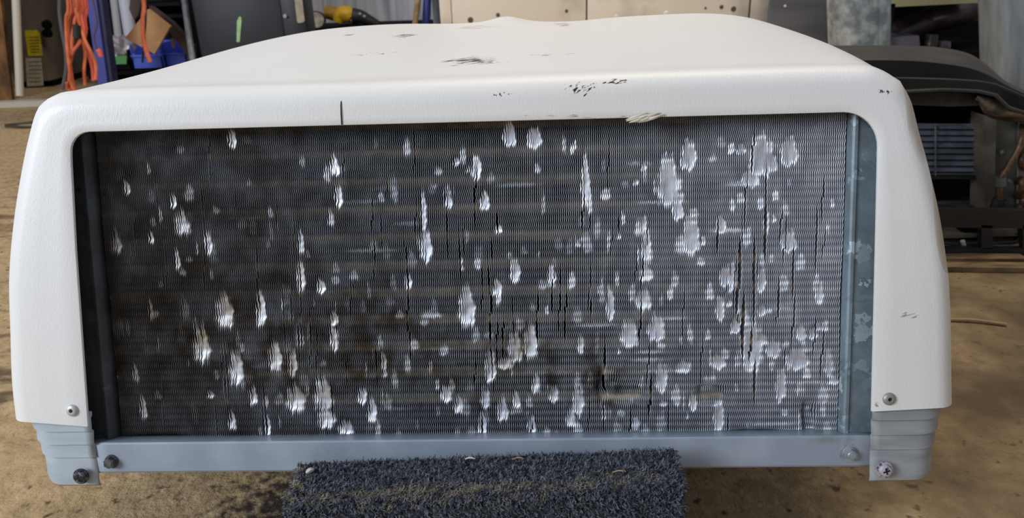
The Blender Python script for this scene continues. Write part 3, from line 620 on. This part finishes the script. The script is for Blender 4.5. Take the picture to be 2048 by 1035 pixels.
bm = BM(); cyl(bm, pw(1925, 481, 1.268), pw(1928, 492, 1.268), .004, seg=10); obj('cable_clip', bm, M_fleck, bk)
bm = BM(); c = pw(1948, 463, 1.33); box(bm, c-Vector((.02, .0, .018)), c+Vector((.022, .03, .018)), .004); obj('valve_block', bm, M_blkd, bk)
# flat wooden slats underneath the black unit
M_wd = mat('old_wood', '#8B7450', .8, 0, '#5C4A34', 20, .4, .6, stretch=(1, 8, 1))
for k, (y0, x0, x1) in enumerate(((520, 1880, 2055), (538, 1885, 2100))):
    a = fl(x0, y0+6); bm = BM(); b = fl(x1, y0+8)
    prism(bm, [Vector((a.x, a.y, .001)), Vector((b.x, b.y, .001)), Vector((b.x, b.y+.026, .001)), Vector((a.x, a.y+.026, .001))], (0, 0, .009))
    tag(obj('wooden_lath', bm, M_wd, sm=False), ('flat wooden lath just under the front edge of the black unit', 'flat wooden lath on the floor nearest the camera in front of the black unit')[k], 'lath')

# ------------------------------------------------------------------ background, right
M_duct = mat('galvanized_duct', '#B4BCC0', .3, .45, '#7E888C', 26, .40, .60, detail=5)
def duct(pxl, pxr, Y, name_lab, m):
    cx = (pxl+pxr)/2; t = at(cx, -60, Y); b = at(cx+3, 170, Y); r = (at(pxr, 60, Y).x-at(pxl, 60, Y).x)/2*.97
    ax = (b-t).normalized(); foot_ = b+ax*(b.z/-ax.z); L_ = (t-foot_).length+.35; rot = (-ax).to_track_quat('Z', 'Y')
    root = thing('duct_pipe', name_lab, 'duct', foot_); root.rotation_mode = 'QUATERNION'; root.rotation_quaternion = rot
    bm = BM(); R_ = []
    for z in np.linspace(0, L_, 14): R_.append([bm.verts.new((r*math.cos(t_), r*math.sin(t_), z)) for t_ in np.linspace(0, 2*math.pi, 40, endpoint=False)])
    for p, q in zip(R_, R_[1:]):
        for k in range(40): bm.faces.new((p[k], p[(k+1) % 40], q[(k+1) % 40], q[k]))
    obj('pipe_wall', bm, m, root); inv = rot.inverted(); f = inv @ Vector((.15, -1, 0)); an = math.atan2(f.y, f.x)
    bm = BM(); mt = Matrix.Rotation(an, 4, 'Z'); box(bm, (r-.005, -.004, 0), (r+.003, .004, L_), 0, mt); obj('seam', bm, m, root); return root
duct(1657, 1775, 2.45, 'mottled shiny galvanized round duct standing behind the left end of the black unit', M_duct)
duct(1966, 2092, 2.05, 'dull grey galvanized round duct at the right edge of the picture', mat('galvanized_dull', '#9DA3A6', .5, .6, '#7C8488', 9, .38, .62, stretch=(4, 4, .7)))
# stainless panels
M_ss = mat('stainless', '#F6EEDF', .34, .35, '#CFC7BC', 2.6, .5, .62, bump=.25, bscale=3.0, bdist=.03)  # cream base colour carries the warm reflection painted onto the steel
patches(M_ss, [])
def panel(px0, px1, Y, ztop, m, nm, lab, cat, th=.03, tilt=0, z0=0, rivets=()):
    a, b = at(px0, 30, Y), at(px1, 30, Y); root = thing(nm, lab, cat, ((a.x+b.x)/2, Y, 0)); w_ = b.x-a.x
    bm = BM(); box(bm, (-w_/2, 0, z0), (w_/2, th, ztop), .004); obj('sheet', bm, m, root)
    for px, py, r_, mm in rivets:
        c = at(px, py, Y)-root.location; bm = BM(); cyl(bm, c+Vector((0, .001, 0)), c+Vector((0, -.004, 0)), r_, r_*.7, 16); obj('stud', bm, mm, root)
    return root
M_stud = mat('dark_stud', '#5B544C', .5, .4); M_studw = mat('bright_stud', '#F0ECE4', .3, .3)
ssr = thing('stainless_cabinet', 'long shiny stainless steel cabinet front reflecting warm light behind the white unit', 'cabinet', (at(1200, 30, 3.5).x, 3.5, 0)); SO = ssr.location.copy()
def ssp(px0, px1, Y, rivets=()):
    a, b = at(px0, 30, Y)-SO, at(px1, 30, Y)-SO; bm = BM(); box(bm, (a.x, Y-3.5, 0), (b.x, Y-3.47, 1.2), .004); o = obj('door_panel', bm, M_ss, ssr)
    for px, py, r_, mm in rivets:
        c = at(px, py, Y)-SO; bm = BM(); cyl(bm, c+Vector((0, .001, 0)), c+Vector((0, -.004, 0)), r_, r_*.7, 16); obj('stud', bm, mm, o)
ssp(880, 903, 3.51); ssp(904, 1172, 3.50, ((941, 40, .014, M_stud), (996, 30, .010, M_stud), (1133, 22, .008, M_stud)))
ssp(1175, 1497, 3.50, ((1443, 14, .010, M_stud), (1467, 18, .013, M_stud), (1411, 16, .006, M_stud), (1232, 34, .010, M_studw), (1333, 28, .014, M_studw)))
ssp(1500, 1538, 3.51)
bm = BM(); a, b = at(880, 30, 3.5)-SO, at(1538, 30, 3.5)-SO; box(bm, (a.x, .03, 0), (b.x, .6, 1.2)); obj('carcass', bm, M_stud, ssr)
panel(1539, 1662, 3.40, 1.2, mat('grey_sheet', '#7E8088', .4, .5, '#6A6C76', 4, .4, .6, stretch=(.4, 1, 3)), 'grey_metal_sheet', 'flat grey metal sheet left of the mottled duct', 'panel', rivets=((1570, 12, .006, M_studw),))
# shelf behind the ducts
bk2 = thing('dark_shelf_rack', 'dark shelf rack with a pale olive beam between the two ducts', 'shelf', (2.0, 3.0, 0))
O2 = Vector((2.0, 3.0, 0))
bm = BM(); prism(bm, [at(a, b, 3.0)-O2 for a, b in ((1768, -2), (1968, -10), (1968, 5), (1768, 15))], (0, .5, 0)); obj('beam', bm, mat('olive_paint', '#8C8C6C', .6), bk2, sm=False)
a, b = at(1700, 60, 3.5), at(2048, 60, 3.5)
bm = BM(); box(bm, (a.x-2.0-.1, .5, 0), (b.x-2.0+.3, .54, 1.1)); obj('back_panel', bm, M_blkd, bk2, sm=False)
bm = BM(); z_ = at(1850, 92, 3.0).z; box(bm, (at(1768, 80, 3.0).x-2.0, 0, z_-.06), (at(2010, 80, 3.0).x-2.0+.1, .5, z_-.03)); obj('shelf_board', bm, M_blkd, bk2, sm=False)
for xx in (1772, 2010):
    p = at(xx, 60, 3.02); bm = BM(); box(bm, (p.x-2.0-.012, .0, 0), (p.x-2.0+.012, .03, at(xx, 8, 3.0).z)); obj('upright', bm, M_blkd, bk2, sm=False)
sz = z_-.03
bm = BM(); tube(bm, [at(1780, 70, 3.2), at(1850, 45, 3.25), at(1910, 30, 3.2), at(1970, 10, 3.2)], .05, 16, 6); tag(obj('flexible_hose', bm, mat('dusky_purple_plastic', '#3A2C38', .35, 0, '#1A161C', 18, .4, .6)), 'dusky purple flexible hose slung under the olive beam', 'hose')
bm = BM(); prism(bm, [at(a, b, 3.05) for a, b in ((1775, 76), (1838, 71), (1840, 93), (1775, 93))], (0, .15, 0)); gb = obj('grey_carton', bm, mat('grey_card', '#5E5C68', .7), sm=False); tag(gb, 'small grey box on the rack shelf just right of the mottled duct', 'box')
bm = BM(); p = at(1862, 84, 3.08); cyl(bm, Vector((p.x, p.y, sz)), Vector((p.x, p.y, p.z+.03)), .028, .022, 20); tag(obj('spray_can', bm, mat('dim_tin', '#3C3A38', .4, .6, '#8A8782', 30, .5, .7)), 'dim round can right of the small grey box', 'can')
bm = BM(); p = at(1893, 88, 3.06); box(bm, (p.x-.02, p.y, sz), (p.x+.02, p.y+.04, p.z+.01), .004); tag(obj('small_carton', bm, mat('scrap', '#45444A', .6, 0, '#B0B0B0', 40, .55, .7)), 'small dark packet with pale fleck on the rack shelf right of the can', 'packet')

# ------------------------------------------------------------------ background, middle
CY = 3.2
tb = thing('tool_cabinet', 'big shallow black tool cabinet with a green paint stroke on its side', 'cabinet', (at(500, 60, CY).x, CY, 0)); TO = tb.location.copy()
M_cab = mat('black_cabinet', '#1B1D26', .5, 0, '#22242C', 6, .4, .7)
def pq(pts, Y, th, m, nm, par, off, sm=False):
    bm = BM(); prism(bm, [at(a, b, Y)-off for a, b in pts], (0, th, 0)); return obj(nm, bm, m, par, sm=sm)
# body as a box with its side panel and narrower end panel
zt_ = at(500, -60, CY).z
bm = BM(); x0 = at(382, 0, CY).x; x1 = at(562, 20, CY).x; box(bm, (x0-TO.x-.0, 0, 0), (x1-TO.x, .16, zt_), .004); obj('body', bm, M_cab, tb)
bm = BM(); x2 = at(620, 30, CY).x; box(bm, (x1-TO.x+.002, -.01, 0), (x2-TO.x-.02, .15, zt_), .004); obj('end_panel', bm, mat('black_end', '#15161B', .45), tb)
pq(((474, 42), (478, 33), (482, 34), (483, 42), (479, 84), (473, 84)), CY-.003, .003, mat('green_paint', '#93BE78', .6, 0, '#A9C99A', 30, .4, .6), 'paint_stroke', tb, TO)['label'] = 'pale green brush stroke'
pq(((588, -8), (603, -8), (609, 42), (606, 45), (597, 46), (594, 43)), CY-.016, .008, mat('beige_plate', '#A29A88', .6, 0, '#8B8474', 30, .4, .6), 'name_plate', tb, TO)['label'] = 'upright blank beige strip'
bm = BM(); p = at(571, 32, CY-.012)-TO; cyl(bm, p, p+Vector((0, -.012, 0)), .009, .007, 16); obj('knob', bm, M_zinc, tb)
# power tools and things on the floor against the corrugated wall, on a low bench
GY = 4.3
bz = at(640, 54, GY).z
bz -= .004
be = thing('low_bench', 'low dark bench carrying the yellow tool in front of the white corrugated wall', 'bench', (at(740, 50, GY).x, GY, 0)); EO = be.location.copy()
bm = BM(); box(bm, (-.45, -.08, bz-.03), (.45, .35, bz-.002), .003); obj('bench_top', bm, M_blkd, be)
for sx in (-.42, .42):
    for sy in (-.05, .32):
        bm = BM(); box(bm, (sx-.02, sy-.02, 0), (sx+.02, sy+.02, bz-.03)); obj('leg', bm, M_blkd, be)
p = at(641, 39, GY); r_ = .046
la = thing('work_lamp', 'round pale-faced lamp with black rim at the left end of the bench', 'lamp', (p.x-.005, GY-.07, bz-.002)); LO = la.location.copy()
bm = BM(); zc = r_+.004; cyl(bm, (0, 0, zc), (0, .07, zc), r_, r_*.8, 32); obj('housing', bm, M_blk, la)
bm = BM(); cyl(bm, (0, -.004, zc), (0, .002, zc), r_*.86, seg=32); obj('lens', bm, mat('cream_lens', '#B9B4A6', .4, 0, '#8C877A', 30, .45, .6), la)
M_yel = mat('yellow_plastic', '#E3B91C', .45, 0, '#C99A14', 30, .4, .6); M_ochre = mat('ochre_plastic', '#9A7420', .5)
to = thing('power_tool', 'bright yellow and black power tool lying on the bench beside the lamp', 'power tool', (at(690, 40, GY).x, GY+.03, bz-.002)); PO = to.location.copy()
def tp(px, py, dy=0): return at(px, py, GY+.03+dy)-PO
bm = BM(); tube(bm, [tp(676, 44), tp(681, 30), tp(692, 28), tp(703, 32), tp(706, 35)], lambda t: .028+.016*math.sin(math.pi*t), 16, 6); obj('motor_housing', bm, M_yel, to)
bm = BM(); tube(bm, [tp(650, 26, .06), tp(664, 26, .06), tp(676, 34, .05)], lambda t: .03+.01*math.sin(math.pi*t), 16, 6); obj('battery', bm, M_ochre, to)
bm = BM(); tube(bm, [tp(706, 32), tp(722, 34), tp(740, 42), tp(757, 50)], lambda t: .045-.022*t, 16, 6); tube(bm, [tp(680, 48), tp(705, 46), tp(740, 50)], .012, 10, 4); obj('grip', bm, M_blk, to)
for q in ((720, 27), (729, 32)):
    c = tp(*q, -.05); bm = BM(); cyl(bm, c, c+Vector((0, -.006, 0)), .006, seg=12); obj('screw_head', bm, M_fleck, to)
# poles before the wall
bz2 = 0
def pole(pts, r, Y, m, nm, lab, cat, seg=14, ground=True, rad2=None):
    P = [at(a, b, y) for a, b, y in pts]
    P.insert(0, P[0]+(P[0]-P[1]).normalized()*.5)
    if ground:
        d = (P[-1]-P[-2]); k = P[-1].z/max(1e-6, -d.z) if d.z < 0 else 0; P.append(P[-1]+d*k)
    bm = BM(); tube(bm, P, r, seg, 0); return tag(obj(nm, bm, m), lab, cat)
pole([(840, -30, 3.9), (830, 48, 3.75)], .014, 3.9, mat('pale_wood', '#B79A6C', .7, 0, '#8F7448', 20, .4, .6), 'wooden_pole', 'thin pale wooden pole leaning left of the blue post', 'pole')
pole([(856, -30, 3.9), (852, 48, 3.85)], .020, 3.9, mat('blue_post', '#34418A', .5), 'blue_pole', 'short blue pole in front of the corrugated wall left of the steel panels', 'pole')
pole([(868, -30, 4.0), (874, 48, 3.97)], .018, 3.9, mat('bluish_white_pipe', '#A8B6C8', .4), 'white_pipe', 'bluish white pipe between the short blue pole and the steel panels', 'pipe')

# ------------------------------------------------------------------ background, left
M_osb = mat('osb_wood', '#8A6234', .8, 0, '#4A2E1A', 14, .38, .62, stretch=(1, 1, .5))
p = fl(24, 200)
bm = BM(); d_ = at(22, -40, p.y).x-p.x; prism(bm, [(p.x-.9, p.y, 0), (p.x, p.y, 0), (p.x+d_*1.6, p.y, 1.3), (p.x-.9+d_, p.y, 1.3)], (0, .02, 0)); tag(obj('wood_sheet', bm, M_osb, sm=False), 'rough brown strand board sheet standing at the far left edge', 'board')
pole([(31, -20, 3.35), (40, 192, 3.25)], .016, 3.3, mat('cream_pipe', '#C6BDAE', .5), 'plastic_pipe', 'cream upright pipe between the strand board and the grey cabinet', 'pipe', ground=False)
# grey cabinet
p = fl(52, 176); q = fl(112, 172); gcY = p.y
gc = thing('steel_cabinet', 'grey-brown steel cabinet with yellow and white paper tags', 'cabinet', ((p.x+q.x)/2-.02, gcY, 0)); GO = gc.location.copy()
bm = BM(); box(bm, (p.x-GO.x-.05, .0, .03), (q.x-GO.x, .5, 1.3), .006); obj('body', bm, mat('grey_brown_steel', '#756C62', .55, .0, '#665E55', 6, .4, .6), gc)
bm = BM(); box(bm, (p.x-GO.x-.04, .03, 0), (q.x-GO.x-.01, .5, .03)); obj('plinth', bm, M_blkd, gc)
def gpoly(pts, m, nm, lab=None, dy=.002):
    bm = BM(); prism(bm, [at(a, b, gcY-dy)-GO for a, b in pts], (0, dy*.8, 0)); o = obj(nm, bm, m, gc, sm=False)
    if lab: o['label'] = lab
    return o
ty = gpoly(((49, 61), (73, 60), (80, 66), (85, 111), (56, 112), (53, 88)), mat('yellow_tag', '#D8C628', .6, 0, '#BBA920', 30, .4, .6), 'hang_tag', 'yellow paper tag')
tw = gpoly(((51, 116), (82, 116), (87, 171), (54, 173)), mat('white_notice', '#BBB7A8', .7, 0, '#A8A494', 30, .4, .6), 'notice_sheet', 'off-white paper notice')
M_ink = mat('ink', '#4A4530', .8); M_red = mat('red_ink', '#7A5240', .8)
for k in range(6):
    bm = BM(); y = 74+6*k; prism(bm, [at(a, b, gcY-.0030)-GO for a, b in ((57+k, y), (78, y-.5), (78, y+.9), (57+k, y+1.3))], (0, .001, 0)); obj('text_line', bm, M_ink, ty, sm=False)
for k in range(6):
    bm = BM(); y = 123+8*k; prism(bm, [at(a, b, gcY-.0030)-GO for a, b in ((57, y), (82, y-.5), (82, y+.6), (57, y+1.1))], (0, .001, 0)); obj('text_line', bm, M_red if k == 3 else M_ink, tw, sm=False)
for q_ in ((95, 49), (96, 66)):
    c = at(*q_, gcY)-GO; bm = BM(); cyl(bm, c+Vector((0, .002, 0)), c+Vector((0, -.02, 0)), .022, .018, 20); obj('lock', bm, M_blkd, gc)
# white board lying on the floor
a, b = fl(-60, 218), fl(92, 212); bm = BM(); prism(bm, [a, b, b+Vector((0, .05, 0)), a+Vector((0, .05, 0))], (0, 0, .022))
tag(obj('white_batten', bm, mat('white_batten', '#BDB6A8', .6), sm=False), 'long off-white batten lying on the floor in front of the strand board', 'batten')
# loop of thin cable on the floor
c = fl(50, 252); bm = BM(); tube(bm, [c+Vector((.085*math.cos(t)+.02, .045*math.sin(t), .006+.003*math.sin(2*t))) for t in np.linspace(0, 5.6, 16)], .005, 8, 3)
tag(obj('cable_loop', bm, mat('dark_cable', '#3A352C', .6)), 'loop of thin dark cable lying on the floor at the left', 'cable')
# black racking behind the cords
rk = thing('black_rack', 'black storage rack behind the orange cords and blue bins', 'shelf', (at(250, 80, 3.65).x, 3.65, 0)); KO = rk.location.copy()
x0, x1 = at(108, 60, 3.75).x, at(384, 60, 3.75).x
bm = BM(); box(bm, (x0-KO.x, .30, 0), (x1-KO.x+.05, .33, 1.5)); obj('back_panel', bm, mat('near_black', '#111218', .7, 0, '#1B1C24', 5, .4, .6), rk, sm=False)
SZ = at(240, 138, 3.45).z
bm = BM(); box(bm, (at(200, 60, 3.6).x-KO.x, -.28, SZ-.015), (x1-KO.x, .02, SZ-.001)); obj('front_shelf', bm, M_blkd, rk, sm=False)
for pyy in (10, 34):
    z = at(250, pyy, 3.62).z; bm = BM(); box(bm, (at(200, 60, 3.6).x-KO.x, .02, z-.012), (x1-KO.x, .30, z)); obj('shelf_board', bm, mat('shelf_dark', '#101116', .8, spec=.2), rk, sm=False)
for xx in (200, 378):
    q = at(xx, 60, 3.62).x-KO.x; bm = BM(); box(bm, (q-.012, .0, 0), (q+.012, .30, 1.5)); obj('upright', bm, M_blkd, rk, sm=False)
# blue post
bpY = 3.1
a0, a1 = at(177, -40, bpY), at(203, 150, bpY); d = (a1-a0); a1 = a0+d*(a0.z/-d.z)
rt = thing('blue_post', 'leaning blue steel post right of the orange cords', 'post', (a1.x, bpY, 0)); off = rt.location.copy()
bm = BM(); hw = .019
prism(bm, [a0-off+Vector((-hw, 0, 0)), a0-off+Vector((hw, 0, 0)), a1-off+Vector((hw, 0, 0)), a1-off+Vector((-hw, 0, 0))], (0, .06, 0)); obj('shaft', bm, mat('blue_steel', '#434A96', .45), rt, sm=False)
bm = BM(); prism(bm, [a0-off+Vector((hw, .012, 0)), a0-off+Vector((hw+.016, .012, 0)), a1-off+Vector((hw+.016, .012, 0)), a1-off+Vector((hw, .012, 0))], (0, .05, 0)); obj('flange', bm, mat('navy_steel', '#20264E', .5), rt, sm=False)
# orange cords
M_or = mat('orange_rubber', '#DA7850', .5, 0, '#C8653E', 30, .4, .6); M_pk = mat('salmon_rubber', '#D9604E', .5)
CYo = 2.75
def cords(nm, lab, m, strands, par_extra=None):
    root = thing(nm, lab, 'cord', (at(160, 100, CYo).x, CYo, 0)); OO = root.location.copy(); bm = BM()
    for k, S in enumerate(strands):
        P = [at(a, b, CYo+.012*((k*37) % 5)+.01*math.sin(i*1.7+k))-OO for i, (a, b) in enumerate(S)]
        if S[0][1] < -5: P.insert(0, P[0]+Vector((0, 0, .45)))
        tube(bm, P, .0058, 8, 6)
    obj('strands', bm, m, root); return root, OO
rt, OO = cords('extension_cord', 'bundle of bright orange extension cord hanging left of the blue post', M_or, [
    [(132, -20), (132, 40), (134, 90), (139, 140), (142, 165), (150, 182)], [(138, -20), (137, 50), (136, 100), (138, 130), (146, 178)],
    [(142, -20), (148, 30), (146, 70), (140, 110), (143, 150), (150, 180)], [(150, -20), (152, 20), (158, 45), (166, 75), (160, 85), (146, 104), (141, 125)],
    [(155, -20), (149, 20), (145, 60), (140, 100), (140, 130), (138, 160), (136, 175)], [(148, -20), (155, 25), (164, 60), (170, 80), (180, 100), (189, 120), (192, 140), (191, 160)],
    [(133, 165), (136, 178), (142, 182)], [(165, 78), (170, 110), (168, 140), (170, 170)], [(158, -10), (150, 40), (144, 95), (154, 90), (163, 78)]])
bm = BM(); c0_ = at(153, 50, CYo)-OO; c1_ = at(154, 75, CYo)-OO; tube(bm, [c0_, c1_], .013, 12, 0); obj('plug', bm, M_blk, rt)
CYo = 2.86
rt, OO = cords('extension_cord', 'salmon coloured extension cord hanging against the blue post', M_pk, [
    [(161, -20), (164, 30), (168, 60), (170, 85), (177, 110), (184, 135), (186, 162)], [(166, -20), (168, 20), (172, 60), (170, 80), (181, 105), (190, 130), (193, 158)], [(169, -20), (170, 40), (173, 58)]])
bm = BM(); tube(bm, [at(121, -20, 3.0), at(119, 20, 3.0), at(124, 60, 3.0), at(131, 100, 3.0), at(132, 140, 3.0), at(125, 178, 3.0)], .007, 8, 6); tag(obj('grey_cable', bm, mat('grey_cable', '#5D5A5C', .5)), 'grey cable hanging between the steel cabinet and the orange cords', 'cable')
bm = BM(); tube(bm, [at(184, -10, 3.05), at(194, 45, 3.05), at(188, 75, 3.05), at(196, 104, 3.05)], .0035, 8, 6); tag(obj('thin_wire', bm, mat('brown_wire', '#5A4450', .6)), 'thin dusky wire curling down over the blue post', 'wire')
bm = BM(); tube(bm, [at(195, 99, 3.02), at(199, 104, 3.02), at(202, 113, 3.02)], .010, 10, 4); tag(obj('red_plug', bm, mat('red_plug', '#E0604A', .5)), 'small red plug at the end of the thin wire by the blue post', 'plug')
# pvc pipes
M_pvc = mat('pvc_grey', '#A9AAAE', .4); M_pvw = mat('pvc_white', '#C3C7D4', .4)
pole([(226, -20, 3.60), (241, 104, 3.60)], .018, 3.4, M_pvc, 'pvc_pipe', 'narrow grey-white pipe, left one of the two leaning on the black rack', 'pipe', ground=False)
pole([(247, -20, 3.60), (266, 104, 3.60)], .028, 3.4, M_pvw, 'pvc_pipe', 'thick white pipe leaning right behind the cardboard', 'pipe', ground=False)
pole([(366, -20, 3.3), (383, 105, 3.2)], .013, 3.3, mat('grey_conduit', '#6E7078', .5, .2, '#8A8C94', 40, .4, .6), 'conduit', 'grey conduit with white tape leaning beside the black tool cabinet', 'conduit')
# bins on the rack
def binbox(px0, px1, py0, py1, Y, m, lab, nm='storage_bin', dep=.18, cat='bin', lipm=None):
    a, b = at(px0, py1, Y), at(px1, py0, Y); root = thing(nm, lab, cat, ((a.x+b.x)/2, Y, SZ)); w_, h_ = b.x-a.x, b.z-SZ; t = .004
    bm = BM(); box(bm, (-w_/2, 0, 0), (w_/2, dep, t)); box(bm, (-w_/2, 0, 0), (w_/2, t, h_*.55)); box(bm, (-w_/2, dep-t, 0), (w_/2, dep, h_)); box(bm, (-w_/2, 0, 0), (-w_/2+t, dep, h_)); box(bm, (w_/2-t, 0, 0), (w_/2, dep, h_))
    obj('tub', bm, m, root, sm=False); bm = BM(); box(bm, (-w_/2-.004, -.006, h_*.55-.006), (w_/2+.004, 0.001, h_*.55+.004), .002); obj('rim', bm, lipm or m, root); return root
M_blue = mat('blue_bin', '#3B4FC0', .4); M_blue2 = mat('blue_bin_light', '#4A62D0', .4)
binbox(267, 317, 88, 132, 3.42, M_blue2, 'bright blue open bin directly below the cardboard')
binbox(332, 366, 84, 126, 3.45, M_blue, dep=.12, lab= 'darker blue bin right of the cardboard, half hidden by the white cover')
binbox(210, 254, 100, 160, 3.40, M_blkd, 'black bin with green label left of the bright blue bin')
bm = BM(); prism(bm, [at(a, b, 3.388) for a, b in ((218, 113), (253, 111), (253, 128), (218, 129))], (0, .003, 0)); tag(obj('green_label', bm, mat('green_card', '#4E8A4E', .6), sm=False), 'green card label stuck on the front of the black bin', 'label')
# crumpled clear bag
bm = BM(); bmesh.ops.create_icosphere(bm, subdivisions=3, radius=1); c = at(240, 98, 3.45)
for v in bm.verts:
    n_ = v.co.copy(); k = 1+.18*math.sin(n_.x*7+n_.z*5)+.14*math.sin(n_.y*9-n_.z*8); v.co = Vector((n_.x*.055*k*(1.15-n_.z*.35), n_.y*.05*k, n_.z*.055*k))+c
tag(obj('plastic_bag', bm, mat('clear_plastic', '#B9B2B6', .2, 0, '#7C767C', 40, .4, .6, alpha=.75)), 'crumpled clear plastic bag in the black bin', 'bag')
# cardboard, boards
bm = BM(); prism(bm, [at(a, b, 3.25) for a, b in ((296, 18), (340, 53), (309, 108), (250, 76))], (0, .02, 0)); tag(obj('cardboard_sheet', bm, mat('cardboard', '#B58C62', .8, 0, '#A67E56', 12, .4, .6), sm=False), 'brown cardboard square tilted like a diamond over the blue bin', 'cardboard')
bm = BM(); prism(bm, [at(a, b, 3.34) for a, b in ((296, 12), (304, 14), (346, 46), (388, 92), (395, 300), (375, 300), (375, 112), (340, 66))], (0, .03, 0)); tag(obj('brown_board', bm, mat('dark_brown_board', '#3E2F2A', .8), sm=False), 'dark brown board leaning behind the cardboard', 'board')
bm = BM(); prism(bm, [at(a, b, 3.38) for a, b in ((262, -10), (285, -10), (276, 30), (268, 40), (258, 18))], (0, .03, 0)); tag(obj('brown_offcut', bm, mat('brown_offcut', '#4A3C36', .8), sm=False), 'small dark brown offcut above the thick white pipe', 'offcut')
bm = BM(); prism(bm, [at(a, b, 3.36) for a, b in ((341, 78), (347, 74), (350, 95), (345, 96))], (0, .01, 0)); tag(obj('tan_scrap', bm, mat('tan_scrap', '#80705E', .8), sm=False), 'tiny tan scrap hanging by the darker blue bin', 'scrap')
# near cord with black sleeve
rt = thing('hanging_cord', 'single orange cord with black sleeve hanging in front of the cardboard', 'cord', (at(288, 80, 3.0).x, 3.0, 0)); OO = rt.location.copy()
bm = BM(); tube(bm, [at(285, -20, 3.0)-OO+Vector((0, 0, .4)), at(285, -20, 3.0)-OO, at(286, 40, 3.0)-OO, at(287, 76, 3.0)-OO, at(292, 100, 3.0)-OO, at(300, 124, 3.0)-OO], .009, 10, 6); obj('cord', bm, M_or, rt)
bm = BM(); tube(bm, [at(291, -20, 3.0)-OO, at(291, 40, 3.0)-OO, at(288, 78, 3.0)-OO, at(285, 125, 3.0)-OO], .0045, 8, 6); obj('black_wire', bm, M_blk, rt)
